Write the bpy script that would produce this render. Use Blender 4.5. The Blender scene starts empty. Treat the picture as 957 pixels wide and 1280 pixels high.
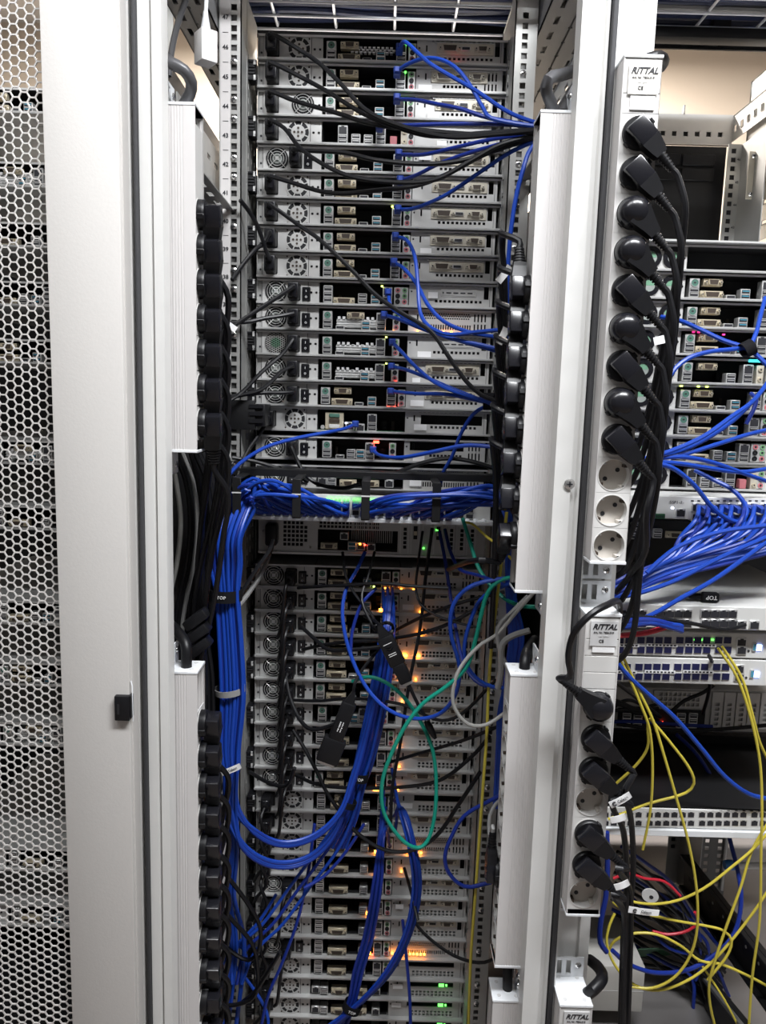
import bpy, bmesh, math, random
from math import sin, cos, pi, radians, atan, sqrt
from mathutils import Vector, Matrix
random.seed(7)
SC = bpy.context.scene
COL = SC.collection

# ------------------------------------------------------------------ camera
F_PX, W_PX, H_PX = 960.0, 957.0, 1280.0
PITCH, ROLL = atan(F_PX / 6700.0), atan((478.5 - 288.0) / 6700.0)
CAM = Vector((0, 0, 1.55))
_F = Vector((0, cos(PITCH), -sin(PITCH)))
_R0 = Vector((1, 0, 0)); _U0 = Vector((0, sin(PITCH), cos(PITCH)))
_R = cos(ROLL) * _R0 + sin(ROLL) * _U0
_U = -sin(ROLL) * _R0 + cos(ROLL) * _U0
cd = bpy.data.cameras.new('camera'); cam = bpy.data.objects.new('camera', cd); COL.objects.link(cam)
cam.matrix_world = Matrix(((_R.x, _U.x, -_F.x, CAM.x), (_R.y, _U.y, -_F.y, CAM.y), (_R.z, _U.z, -_F.z, CAM.z), (0, 0, 0, 1)))
cd.sensor_fit = 'VERTICAL'; cd.sensor_height = 36.0; cd.lens = 36.0 * F_PX / H_PX
cd.clip_start = 0.05; cd.clip_end = 60
SC.camera = cam

def P(px, py, Y):
    """point of the plane y=Y that the photograph shows at pixel (px, py)"""
    d = _F + (px - 478.5) / F_PX * _R + (640 - py) / F_PX * _U
    return CAM + d * (Y / d.y)

# ------------------------------------------------------------------ world, lamps, exposure
SC.view_settings.view_transform = 'Standard'
SC.view_settings.look = 'None'
SC.view_settings.gamma = 1.0
SC.view_settings.use_curve_mapping = False
SC.view_settings.exposure = 0.0
wd = bpy.data.worlds.new('room_air'); SC.world = wd; wd.use_nodes = True
wd.node_tree.nodes['Background'].inputs[0].default_value = (1.0, 0.97, 0.95, 1)
wd.node_tree.nodes['Background'].inputs[1].default_value = 0.10

def area(name, loc, sx, sy, power, color=(1, 1, 1), rot=(0, 0, 0)):
    l = bpy.data.lights.new(name, 'AREA'); l.shape = 'RECTANGLE'; l.size = sx; l.size_y = sy
    l.energy = power; l.color = color
    o = bpy.data.objects.new(name, l); COL.objects.link(o); o.location = loc; o.rotation_euler = rot
    return o
CEIL = 3.05
LAMPS = [(-0.70, 0.22, 17.5, (0.95, 0.97, 1.0)), (0.62, 0.20, 76.0, (0.95, 0.97, 1.0)), (0.1, 2.6, 200.0, (1.0, 0.92, 0.85))]
for lx_, ly_, pw_, c_ in LAMPS:
    area('ceiling_lamp_light', (lx_, ly_, CEIL - 0.075), 1.15, 0.22, pw_, c_)

# ------------------------------------------------------------------ materials
def mat(name, col, rough=0.5, metal=0.0, emit=None, es=1.0, noise=0.0, nscale=40.0, bump=0.0, spec=0.5, coat=0.0, stretch=None):
    m = bpy.data.materials.new(name); m.use_nodes = True
    nt = m.node_tree; b = nt.nodes['Principled BSDF']
    b.inputs['Base Color'].default_value = (*col, 1); b.inputs['Roughness'].default_value = rough
    b.inputs['Metallic'].default_value = metal
    b.inputs['Specular IOR Level'].default_value = spec
    if coat: b.inputs['Coat Weight'].default_value = coat
    if emit:
        b.inputs['Emission Color'].default_value = (*emit, 1); b.inputs['Emission Strength'].default_value = es
    if noise or bump:
        tc = nt.nodes.new('ShaderNodeTexCoord'); n = nt.nodes.new('ShaderNodeTexNoise')
        n.inputs['Scale'].default_value = nscale; n.inputs['Detail'].default_value = 4
        src = tc.outputs['Object']
        if stretch:
            mp = nt.nodes.new('ShaderNodeMapping'); mp.inputs['Scale'].default_value = stretch
            nt.links.new(src, mp.inputs[0]); src = mp.outputs[0]
        nt.links.new(src, n.inputs['Vector'])
        if noise:
            mx = nt.nodes.new('ShaderNodeMix'); mx.data_type = 'RGBA'
            mx.inputs[6].default_value = (*[max(0, c * (1 - noise)) for c in col], 1)
            mx.inputs[7].default_value = (*[min(1, c * (1 + noise)) for c in col], 1)
            nt.links.new(n.outputs['Fac'], mx.inputs[0]); nt.links.new(mx.outputs[2], b.inputs['Base Color'])
        if bump:
            bp = nt.nodes.new('ShaderNodeBump'); bp.inputs['Strength'].default_value = bump; bp.inputs['Distance'].default_value = 0.001
            nt.links.new(n.outputs['Fac'], bp.inputs['Height']); nt.links.new(bp.outputs[0], b.inputs['Normal'])
    return m
M = {}
M['door'] = mat('powder_coat_light_grey', (0.60, 0.58, 0.555), 0.45, noise=0.03, nscale=300, bump=0.12)
M['frame'] = mat('frame_light_grey', (0.68, 0.675, 0.655), 0.4, noise=0.03, nscale=60, bump=0.05)
M['rubber'] = mat('seal_rubber', (0.035, 0.035, 0.038), 0.75, noise=0.2, nscale=200)
M['pdu'] = mat('pdu_aluminium_white', (0.62, 0.60, 0.59), 0.42, noise=0.02, nscale=80)
M['pdumod'] = mat('pdu_module_plastic', (0.66, 0.65, 0.63), 0.4, noise=0.02, nscale=50)
M['pducap'] = mat('pdu_cap_white', (0.78, 0.80, 0.82), 0.35, noise=0.02, nscale=50)
M['beige'] = mat('socket_beige', (0.56, 0.52, 0.47), 0.45, noise=0.03, nscale=90)
M['black'] = mat('black_plastic', (0.0075, 0.0075, 0.009), 0.42, spec=0.35, noise=0.2, nscale=120)
M['blackgloss'] = mat('black_gloss_plastic', (0.010, 0.010, 0.013), 0.24, noise=0.1, nscale=60)
M['blackmat'] = mat('black_velcro', (0.007, 0.007, 0.009), 0.85, spec=0.2, noise=0.3, nscale=400, bump=0.4)
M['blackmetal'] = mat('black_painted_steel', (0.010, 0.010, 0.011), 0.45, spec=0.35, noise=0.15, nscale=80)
M['cordgrey'] = mat('grey_cable_sheath', (0.27, 0.27, 0.265), 0.45, noise=0.05, nscale=60)
M['cordlight'] = mat('pale_grey_cable_sheath', (0.45, 0.45, 0.43), 0.45, noise=0.05, nscale=60)
M['cord'] = mat('black_cable_sheath', (0.0065, 0.0065, 0.008), 0.42, spec=0.35, noise=0.1, nscale=60)
M['blue'] = mat('blue_cable_sheath', (0.010, 0.055, 0.38), 0.36, spec=0.4, noise=0.12, nscale=30)
M['bluedark'] = mat('dark_blue_cable_sheath', (0.009, 0.028, 0.24), 0.38, spec=0.4, noise=0.12, nscale=30)
M['bluecon'] = mat('blue_connector_boot', (0.018, 0.055, 0.33), 0.4, noise=0.08, nscale=60)
M['green'] = mat('green_cable_sheath', (0.006, 0.27, 0.19), 0.36, noise=0.1, nscale=30)
M['yellow'] = mat('yellow_fibre_sheath', (0.60, 0.50, 0.06), 0.4, noise=0.08, nscale=30)
M['red'] = mat('red_cable_sheath', (0.55, 0.02, 0.04), 0.4, noise=0.08, nscale=30)
M['steel'] = mat('zinc_steel', (0.45, 0.45, 0.435), 0.42, metal=0.55, noise=0.10, nscale=25, stretch=(1, 1, 1))
M['chassis'] = mat('server_steel', (0.45, 0.45, 0.44), 0.42, metal=0.35, noise=0.07, nscale=35, bump=0.03)
M['lip'] = mat('tray_edge_steel', (0.66, 0.66, 0.65), 0.33, metal=0.3, noise=0.06, nscale=35)
M['psu'] = mat('psu_steel', (0.56, 0.557, 0.545), 0.45, metal=0.22, noise=0.05, nscale=50)
M['cream'] = mat('card_bracket_nickel', (0.60, 0.56, 0.47), 0.4, metal=0.25, noise=0.05, nscale=40)
M['gold'] = mat('connector_shell_nickel', (0.66, 0.59, 0.45), 0.35, metal=0.4, noise=0.05, nscale=90)
M['silver'] = mat('port_shell_tin', (0.74, 0.74, 0.73), 0.3, metal=0.6, noise=0.04, nscale=90)
M['screw'] = mat('screw_nickel', (0.80, 0.80, 0.79), 0.22, metal=0.9, noise=0.04, nscale=200)
M['wire'] = mat('tray_wire_zinc', (0.80, 0.82, 0.86), 0.3, metal=0.35, noise=0.06, nscale=60)
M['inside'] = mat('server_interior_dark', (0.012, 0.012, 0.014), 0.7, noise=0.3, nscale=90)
M['fanhub'] = mat('fan_label', (0.30, 0.33, 0.31), 0.5, noise=0.15, nscale=150)
M['fanlabel'] = mat('fan_label_green', (0.16, 0.34, 0.22), 0.5, noise=0.25, nscale=90)
M['pcb'] = mat('board_brown', (0.16, 0.055, 0.02), 0.5, noise=0.3, nscale=120)
M['pcbg'] = mat('board_green', (0.02, 0.10, 0.04), 0.5, noise=0.3, nscale=120)
M['usbblue'] = mat('usb_tongue_blue', (0.07, 0.30, 0.42), 0.4, noise=0.05)
M['ps2'] = mat('ps2_green', (0.07, 0.17, 0.13), 0.5, noise=0.05)
M['pink'] = mat('audio_pink', (0.50, 0.16, 0.18), 0.5, noise=0.05)
M['lime'] = mat('audio_green', (0.18, 0.36, 0.18), 0.5, noise=0.05)
M['dvi'] = mat('dvi_insert', (0.05, 0.035, 0.025), 0.5, noise=0.1)
M['paper'] = mat('sticker_white', (0.93, 0.93, 0.93), 0.6, noise=0.01)
M['labelgrey'] = mat('type_plate_grey', (0.62, 0.62, 0.62), 0.5, noise=0.02)
M['plateyel'] = mat('type_plate_ivory', (0.74, 0.72, 0.66), 0.5, noise=0.02)
M['ink'] = mat('ink_black', (0.02, 0.02, 0.025), 0.6, noise=0.05)
M['inkw'] = mat('ink_white', (0.75, 0.75, 0.75), 0.6, noise=0.02)
M['ledo'] = mat('led_orange', (0.9, 0.3, 0.02), 0.4, emit=(1.0, 0.30, 0.03), es=13)
M['ledg'] = mat('led_green', (0.1, 0.8, 0.1), 0.4, emit=(0.12, 1.0, 0.10), es=3.5)
M['ledr'] = mat('led_red', (0.9, 0.05, 0.02), 0.4, emit=(1.0, 0.06, 0.03), es=10)
M['ledb'] = mat('led_blue', (0.3, 0.4, 1.0), 0.4, emit=(0.30, 0.42, 1.0), es=9)
M['ledp'] = mat('led_pink', (0.9, 0.1, 0.4), 0.4, emit=(1.0, 0.03, 0.25), es=1.6)
M['ledc'] = mat('led_cyan', (0.1, 0.8, 0.8), 0.4, emit=(0.05, 0.8, 0.9), es=2)
M['ledy'] = mat('led_yellow', (0.8, 0.9, 0.2), 0.4, emit=(0.8, 1.0, 0.2), es=4)
M['ledw'] = mat('led_white', (1, 1, 1), 0.4, emit=(0.75, 0.8, 1.0), es=6)
M['switch'] = mat('switch_case_white', (0.66, 0.66, 0.64), 0.42, noise=0.03, nscale=60)
M['portnavy'] = mat('cage_navy', (0.012, 0.014, 0.07), 0.5, noise=0.1)
M['roofsteel'] = mat('roof_beam_steel', (0.21, 0.21, 0.21), 0.5, metal=0.3, noise=0.12, nscale=15)
M['shelfsteel'] = mat('bare_shelf_steel', (0.27, 0.255, 0.25), 0.42, metal=0.45, noise=0.08, nscale=8)
M['cordmid'] = mat('dark_grey_cable_sheath', (0.075, 0.075, 0.08), 0.35, noise=0.08, nscale=60)
M['rail'] = mat('slide_rail_dark_steel', (0.20, 0.20, 0.195), 0.45, metal=0.5, noise=0.15, nscale=20)
M['wall'] = mat('plaster_warm_white', (0.78, 0.69, 0.58), 0.8, noise=0.03, nscale=6, bump=0.1)
M['ceil'] = mat('ceiling_white', (0.78, 0.78, 0.77), 0.8, noise=0.02, nscale=8)
M['floor'] = mat('raised_floor_grey', (0.26, 0.22, 0.20), 0.5, noise=0.15, nscale=30)
M['lampglass'] = mat('lamp_diffuser', (0.9, 0.9, 0.9), 0.5, emit=(1, 0.98, 0.95), es=3)
M['bluetip'] = mat('blue_plastic', (0.05, 0.22, 0.62), 0.4, noise=0.05)
M['pale'] = mat('pale_box_card', (0.50, 0.485, 0.45), 0.55, noise=0.04, nscale=20)
M['cablesmoke'] = mat('trunk_cable_dark', (0.03, 0.04, 0.095), 0.28, noise=0.2, nscale=20)

# ------------------------------------------------------------------ mesh helper
class MB:
    def __init__(s): s.v = []; s.f = []; s.m = []; s.mats = []
    def mi(s, m):
        if m not in s.mats: s.mats.append(m)
        return s.mats.index(m)
    def add(s, vs, fs, m):
        o = len(s.v); s.v.extend(vs); k = s.mi(m)
        for f in fs: s.f.append(tuple(i + o for i in f)); s.m.append(k)
    def box(s, x0, x1, y0, y1, z0, z1, m):
        if x0 > x1: x0, x1 = x1, x0
        if y0 > y1: y0, y1 = y1, y0
        if z0 > z1: z0, z1 = z1, z0
        s.add([(x0, y0, z0), (x1, y0, z0), (x1, y1, z0), (x0, y1, z0), (x0, y0, z1), (x1, y0, z1), (x1, y1, z1), (x0, y1, z1)],
              [(0, 3, 2, 1), (4, 5, 6, 7), (0, 1, 5, 4), (1, 2, 6, 5), (2, 3, 7, 6), (3, 0, 4, 7)], m)
    def bbox(s, x0, x1, y0, y1, z0, z1, m, b=0.001, seg=2):
        bm = bmesh.new(); bmesh.ops.create_cube(bm, size=1.0)
        for v in bm.verts: v.co = ((x0 + x1) / 2 + v.co.x * abs(x1 - x0), (y0 + y1) / 2 + v.co.y * abs(y1 - y0), (z0 + z1) / 2 + v.co.z * abs(z1 - z0))
        bmesh.ops.bevel(bm, geom=bm.edges[:], offset=b, segments=seg, profile=0.5, affect='EDGES')
        bm.verts.index_update()
        s.add([tuple(v.co) for v in bm.verts], [tuple(v.index for v in f.verts) for f in bm.faces], m); bm.free()
    def frust(s, c0, h0, c1, h1, axis, m):
        """tapered box: rectangle half sizes h0 at c0 to h1 at c1, along axis x"""
        vs = []
        for c, h in ((c0, h0), (c1, h1)):
            for a, b in ((-1, -1), (1, -1), (1, 1), (-1, 1)):
                p = [c[0], c[1], c[2]]; u, w = [(1, 2), (2, 0), (0, 1)][axis]
                p[u] += a * h[0]; p[w] += b * h[1]; vs.append(tuple(p))
        s.add(vs, [(0, 3, 2, 1), (4, 5, 6, 7), (0, 1, 5, 4), (1, 2, 6, 5), (2, 3, 7, 6), (3, 0, 4, 7)], m)
    def lathe(s, prof, n, m, c=(0, 0, 0), axis='z', cap=True):
        """prof: list of (r, h) along axis"""
        vs = []; fs = []
        for r, h in prof:
            for i in range(n):
                a = 2 * pi * i / n; x, y = r * cos(a), r * sin(a)
                q = (x, y, h) if axis == 'z' else ((x, -h, y) if axis == 'y' else (h, x, y))
                vs.append((c[0] + q[0], c[1] + q[1], c[2] + q[2]))
        for j in range(len(prof) - 1):
            for i in range(n):
                a, b = j * n + i, j * n + (i + 1) % n
                fs.append((a, b, b + n, a + n))
        if cap:
            fs.append(tuple(reversed(range(n)))); fs.append(tuple(range((len(prof) - 1) * n, len(prof) * n)))
        s.add(vs, fs, m)
    def disc(s, cx, cz, r, y0, y1, n, m):   # short cylinder facing -Y
        s.lathe([(r, -y1), (r, -y0)], n, m, (cx, 0, cz), 'y')
    def ring(s, cx, cz, r0, r1, y0, y1, n, m, a0=0, a1=2 * pi):
        full = abs(a1 - a0 - 2 * pi) < 1e-6; k = n if full else n + 1
        vs = []; fs = []
        for i in range(k):
            a = a0 + (a1 - a0) * i / n; c_, s_ = cos(a), sin(a)
            vs += [(cx + r0 * c_, y0, cz + r0 * s_), (cx + r1 * c_, y0, cz + r1 * s_), (cx + r1 * c_, y1, cz + r1 * s_), (cx + r0 * c_, y1, cz + r0 * s_)]
        for i in range(n):
            a = i * 4; b = ((i + 1) % k) * 4
            fs += [(a, b, b + 1, a + 1), (a + 1, b + 1, b + 2, a + 2), (a + 3, a, b, b + 3)]
        s.add(vs, fs, m)
    def plate(s, x0, x1, z0, z1, y, t, holes, m):
        """sheet facing -Y with rectangular through holes that have walls"""
        E = 1e-6
        xs = sorted({round(v, 6) for h in holes for v in (h[0], h[1]) if x0 + E < v < x1 - E} | {x0, x1})
        zs = sorted({round(v, 6) for h in holes for v in (h[2], h[3]) if z0 + E < v < z1 - E} | {z0, z1})
        hol = lambda x, z: any(h[0] - E < x < h[1] + E and h[2] - E < z < h[3] + E for h in holes)
        for j in range(len(zs) - 1):
            i = 0
            while i < len(xs) - 1:
                if hol((xs[i] + xs[i + 1]) / 2, (zs[j] + zs[j + 1]) / 2): i += 1; continue
                k = i
                while k < len(xs) - 1 and not hol((xs[k] + xs[k + 1]) / 2, (zs[j] + zs[j + 1]) / 2): k += 1
                s.add([(xs[i], y, zs[j]), (xs[k], y, zs[j]), (xs[k], y, zs[j + 1]), (xs[i], y, zs[j + 1])], [(0, 1, 2, 3)], m)
                i = k
        for h in holes:
            a, b, c, d = max(h[0], x0), min(h[1], x1), max(h[2], z0), min(h[3], z1)
            s.add([(a, y, c), (b, y, c), (b, y, d), (a, y, d), (a, y + t, c), (b, y + t, c), (b, y + t, d), (a, y + t, d)],
                  [(0, 4, 5, 1), (1, 5, 6, 2), (2, 6, 7, 3), (3, 7, 4, 0)], m)
        for q in ([(x0, y, z0), (x0, y, z1), (x0, y + t, z1), (x0, y + t, z0)], [(x1, y, z0), (x1, y + t, z0), (x1, y + t, z1), (x1, y, z1)],
                  [(x0, y, z0), (x0, y + t, z0), (x1, y + t, z0), (x1, y, z0)], [(x0, y, z1), (x1, y, z1), (x1, y + t, z1), (x0, y + t, z1)]):
            s.add(q, [(0, 1, 2, 3)], m)
    def tube(s, pts, r, n, m):
        pts = [Vector(p) for p in pts]; vs = []; fs = []
        up = None
        for i, p in enumerate(pts):
            t = (pts[min(i + 1, len(pts) - 1)] - pts[max(i - 1, 0)]).normalized()
            if up is None: up = t.orthogonal().normalized()
            up = (up - t * up.dot(t)).normalized(); w = t.cross(up)
            for k in range(n):
                a = 2 * pi * k / n; vs.append(tuple(p + (up * cos(a) + w * sin(a)) * r))
        for i in range(len(pts) - 1):
            for k in range(n):
                a, b = i * n + k, i * n + (k + 1) % n; fs.append((a, b, b + n, a + n))
        fs.append(tuple(reversed(range(n)))); fs.append(tuple(range((len(pts) - 1) * n, len(pts) * n)))
        s.add(vs, fs, m)
    def xform(s, mx):
        s.v = [tuple(mx @ Vector(v)) for v in s.v]; return s
    def mesh(s, name, smooth=True):
        me = bpy.data.meshes.new(name); me.from_pydata(s.v, [], s.f)
        for m in s.mats: me.materials.append(m if not isinstance(m, str) else M[m])
        me.polygons.foreach_set('material_index', s.m)
        if smooth:
            me.shade_smooth(); me.set_sharp_from_angle(angle=radians(38))
        me.update(); return me

CACHE = {}
def cached(key, fn):
    if key not in CACHE:
        b = MB(); fn(b); CACHE[key] = b.mesh(key if isinstance(key, str) else key[0])
    return CACHE[key]
def obj(name, me, parent=None, loc=(0, 0, 0), rot=None):
    if isinstance(me, MB): me = me.mesh(name)
    o = bpy.data.objects.new(name, me); COL.objects.link(o); o.location = loc
    if rot is not None: o.rotation_euler = rot
    if parent is not None: o.parent = parent
    return o
def tag(o, label=None, cat=None, group=None, kind=None):
    if label: o['label'] = label
    if cat: o['category'] = cat
    if group: o['group'] = group
    if kind: o['kind'] = kind
    return o
def thing(name, label, cat, loc=(0, 0, 0), group=None, rot=None):
    o = bpy.data.objects.new(name, None); COL.objects.link(o); o.location = loc; o.empty_display_size = 0.02
    if rot is not None: o.rotation_euler = rot
    return tag(o, label, cat, group)
def structure(name, b, loc=(0, 0, 0)):
    return tag(obj(name, b, None, loc), kind='structure')
def text(name, s, size, m, parent, loc, rot=(pi / 2, 0, 0), bold=0.0, shear=0.0, align='CENTER', mirror=False):
    c = bpy.data.curves.new(name, 'FONT'); c.body = s; c.size = size; c.align_x = align; c.align_y = 'CENTER'
    c.offset = bold; c.shear = shear; c.extrude = 0.00015; c.resolution_u = 2
    c.materials.append(M[m])
    tmp = bpy.data.objects.new('tmp', c); me = bpy.data.meshes.new_from_object(tmp); me.name = name
    bpy.data.objects.remove(tmp); bpy.data.curves.remove(c)
    o = bpy.data.objects.new(name, me); COL.objects.link(o); o.location = loc; o.rotation_euler = rot
    if mirror: o.scale = (-1, 1, 1)
    o.parent = parent; return o
def curve(name, pts, r, m, parent=None, res=5, bev=2, org=None):
    """round cable through world points; the object's origin is its first point"""
    pts = [Vector(p) for p in pts]; o0 = Vector(org) if org is not None else pts[0]
    out = []
    for i in range(len(pts) - 1):
        p0, p1, p2, p3 = pts[max(i - 1, 0)], pts[i], pts[i + 1], pts[min(i + 2, len(pts) - 1)]
        L = (p2 - p1).length
        t1 = (p2 - p0).normalized() * L if (p2 - p0).length > 1e-9 else p2 - p1
        t2 = (p3 - p1).normalized() * L if (p3 - p1).length > 1e-9 else p2 - p1
        n = max(2, min(14, int(L / .012) + 1)) if res >= 5 else res
        for k in range(n):
            t = k / n; t2_, t3_ = t * t, t * t * t
            out.append(p1 * (2 * t3_ - 3 * t2_ + 1) + t1 * (t3_ - 2 * t2_ + t) + p2 * (3 * t2_ - 2 * t3_) + t2 * (t3_ - t2_))
    out.append(pts[-1])
    b = MB(); b.tube([p - o0 for p in out], r, 8 if bev < 3 else 12, m)
    return obj(name, b, parent, o0 if parent is None else (0, 0, 0))
def frame_matrix(loc, n, d):
    """local z = n (out of the socket), local x = d (grip direction)"""
    n = Vector(n).normalized(); d = Vector(d); d = (d - n * d.dot(n)).normalized(); w = n.cross(d)
    return Matrix(((d.x, w.x, n.x, loc[0]), (d.y, w.y, n.y, loc[1]), (d.z, w.z, n.z, loc[2]), (0, 0, 0, 1)))
ORD = 'topmost second third fourth fifth sixth seventh eighth ninth tenth eleventh twelfth thirteenth fourteenth fifteenth sixteenth seventeenth eighteenth nineteenth twentieth'.split()
ORD += ['twenty-first', 'twenty-second', 'twenty-third', 'twenty-fourth']
U = 0.04445
# ------------------------------------------------------------------ the room
def extrude(b, poly, z0, z1, m):
    n = len(poly)
    b.add([(x, y, z0) for x, y in poly] + [(x, y, z1) for x, y in poly],
          [(i, (i + 1) % n, (i + 1) % n + n, i + n) for i in range(n)] + [tuple(reversed(range(n))), tuple(range(n, 2 * n))], m)
b = MB(); b.box(-3, 3, -2.5, 3.6, -0.05, 0, 'floor'); structure('floor', b)
b = MB(); b.box(-3, 3, -2.5, 3.6, CEIL, CEIL + 0.05, 'ceil'); structure('ceiling', b)
b = MB(); b.box(-3, 3, 3.4, 3.5, 0, CEIL, 'wall'); structure('wall_back', b)
for i, (x, y, p_, c_) in enumerate(LAMPS):
    t = thing('ceiling_light', ['white strip ceiling light over the aisle, nearer the perforated door', 'white strip ceiling light over the aisle, nearer the right-hand rack',
              'white strip ceiling light behind the racks'][i], 'light', (x, y, CEIL), 'strip ceiling lights')
    b = MB(); b.bbox(-0.62, 0.62, -0.15, 0.15, -0.05, 0, 'pducap', 0.006); obj('housing', b, t)
    b = MB(); b.box(-0.6, 0.6, -0.13, 0.13, -0.06, -0.05, 'lampglass'); obj('diffuser', b, t)

XL = lambda px, Y=1.0: P(px, 640, Y).x
YF, YP, YS = 1.0, 1.32, 1.40
# ------------------------------------------------------------------ perforated door on the left
door = thing('rack_door', 'light grey perforated steel rack door at the left edge of the photo', 'door', (XL(110, .98), .98, 0.05))
DX0 = door.location.x
dxh, dxe = XL(69.5, .97) - DX0, XL(158, .97) - DX0
b = MB()
b.bbox(dxh, dxe, -0.011, 0.009, 0, 2.20, 'door', 0.002)
b.box(dxe - 0.004, dxe + 0.0015, -0.003, 0.02, 0, 2.20, 'door')
obj('border', b, door)
b = MB(); p_ = 0.0116; r_ = p_ / sqrt(3); ri = r_ * 0.855
ncol = 20
for ci in range(ncol):
    cx = dxh - r_ * 0.9 - ci * r_ * 1.5
    for rj in range(190):
        cz = 0.005 + rj * p_ + (p_ / 2 if ci % 2 else 0)
        if cz > 2.19: continue
        vs = []
        for k in range(6):
            a = k * pi / 3; vs.append((cx + r_ * cos(a), 0.0, cz + r_ * sin(a)))
        for yy in (0.0, 0.0016):
            for k in range(6):
                a = k * pi / 3; vs.append((cx + ri * cos(a), yy, cz + ri * sin(a)))
        b.add(vs, [q for k in range(6) for q in ((k, (k + 1) % 6, (k + 1) % 6 + 6, k + 6), (k + 6, (k + 1) % 6 + 6, (k + 1) % 6 + 12, k + 12))], 'door')
obj('perforated_sheet', b.mesh('perforated_sheet', False), door)['kind'] = 'stuff'
lp = P(153, 885, .965)
b = MB(); b.bbox(-0.010, 0.010, -0.012, 0.004, -0.017, 0.017, 'black', 0.0015); b.box(-0.006, -0.003, -0.0125, -0.0115, -0.008, 0.006, 'inside'); b.box(0.009, 0.012, -0.010, 0.0, -0.013, 0.017, 'black')
latch = obj('latch', b, door, (lp.x - DX0, -0.006, lp.z - 0.05)); latch['label'] = 'black plastic latch'
b = MB(); b.tube([(0.012, -0.004, -0.02), (0.0125, -0.006, 0.0), (0.0125, -0.006, 0.03), (0.010, -0.004, 0.036)], 0.0008, 6, 'pducap'); obj('latch_wire', b, latch)

# ------------------------------------------------------------------ the centre rack's frame
rack = thing('server_rack', 'light grey rack frame with dark seals holding the middle column of servers', 'rack', (0, YF, 0))
def upright(prof, seal, name):
    b = MB(); extrude(b, [(x, y - YF) for x, y in prof], 0.02, 2.30, 'frame'); o = obj(name, b, rack)
    b = MB(); b.bbox(seal[0], seal[1], -0.006, 0.02, 0.02, 2.30, 'rubber', 0.002); obj('seal', b, o)
    return o
x = lambda q: XL(q, 1.0)
up_l = upright([(x(159.5), 1.0), (x(162), .997), (x(164), 1.0), (x(165), 1.008), (x(168), 1.008), (x(169), 1.0), (x(171), 1.0), (x(172), 1.01), (x(176), 1.01), (x(180), 1.01),
                (x(181), 1.0), (x(193), 1.0), (x(195), 1.006), (x(197), 1.0), (x(208), 1.0), (x(209), 1.004), (x(209), 1.026), (x(159.5), 1.026)], (x(175.5), x(180.5)), 'frame_upright')
up_r = upright([(x(690), 1.0), (x(711), 1.0), (x(713), 1.008), (x(718), 1.008), (x(720), 1.003), (x(723), 1.003), (x(724), 1.012), (x(730.5), 1.012), (x(731), 1.0), (x(733), 1.0), (x(735), 1.035),
                (x(768), 1.035), (x(770), 1.03), (x(784), 1.03), (x(784), 1.09), (x(731), 1.09), (x(731), 1.032), (x(690), 1.032)], (x(724.5), x(730.5)), 'frame_upright')
def screw_mb(b, cx, cz, y, r=0.0045, m='screw'):
    b.lathe([(r, 0), (r * .95, .0012), (r * .6, .0024), (r * .15, .003)], 12, m, (cx, y, cz), 'y')
    b.box(cx - r * .5, cx + r * .5, y - .0034, y - .0026, cz - r * .12, cz + r * .12, 'ink'); b.box(cx - r * .12, cx + r * .12, y - .0034, y - .0026, cz - r * .5, cz + r * .5, 'ink')
bp = P(711, 605, 1.0)
b = MB(); screw_mb(b, 0, 0, 0, 0.0075); obj('screw', b, up_r, (bp.x, -0.001, bp.z))

U1Z = 0.1035
def post(side, X0, X1, name='rear_post'):
    """19 inch post: flange facing the camera with three square holes per unit, and a web running back"""
    b = MB(); hx = -0.259 if side < 0 else 0.2045
    holes = []
    for u in range(47):
        for k in (-1, 0, 1):
            z = U1Z + u * U + k * 0.0155
            holes.append((hx - 0.0046, hx + 0.0046, z - 0.0046, z + 0.0046))
    b.plate(X0, X1, 0.06, 2.24, YP - YF, 0.002, holes, 'steel')
    if side < 0:
        b.box(X0 - .002, X0, YP - YF, YP - YF + 0.03, 0.06, 2.24, 'steel'); b.box(X1 - .002, X1, YP - YF, YP - YF + 0.045, 0.06, 2.24, 'steel')
        b.box(X0, X0 + 0.016, YP - YF - 0.0006, YP - YF, 0.06, 2.24, 'pdu')
    else:
        b.box(X0, X0 + .002, YP - YF, YP - YF + 0.045, 0.06, 2.24, 'steel'); b.box(X1, X1 + .002, YP - YF, YP - YF + 0.03, 0.06, 2.24, 'steel')
    b.box(hx - .008, hx + .008, YP - YF + .016, YP - YF + .018, 0.06, 2.24, 'rail')
    o = obj(name, b, rack)
    return o, hx
pl, hxl = post(-1, -0.281, -0.247)
for u in range(29, 48):
    z = U1Z + (u - 1) * U
    text('numeral', str(u), 0.0095, 'ink', pl, (-0.2725, YP - YF - 0.0012, z), bold=0.0002)
    b = MB(); b.box(-0.277, -0.268, -.0002, 0, -.0004, .0004, 'ink'); obj('tick_mark', cached('tick_mark', lambda q: q.box(-0.277, -0.268, -.0002, 0, -.0004, .0004, 'ink')), pl, (0, YP - YF - 0.0008, z - U / 2))
pr, hxr = post(1, 0.188, 0.222)
def screws(par, hx, ys, xr):
    for y in ys:
        z = P(xr, y, YP).z
        obj('screw', cached('post_screw', lambda q: screw_mb(q, 0, 0, 0, 0.0052)), par, (hx, YP - YF - 0.001, z))
screws(pl, hxl, [77, 124, 148, 197, 221, 283, 338, 361, 418, 507, 531, 581, 648, 667, 690, 706, 745, 790, 850, 905, 960, 1012, 1075, 1100, 1128, 1160], 292)
screws(pr, hxr, [92, 148, 205, 258, 310, 470, 610, 700, 780, 865, 905, 985, 1012, 1110, 1138, 1190, 1232, 1255], 650)
b = MB(); z0_, z1_ = P(300, 537, 1.31).z, P(300, 500, 1.31).z
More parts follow.
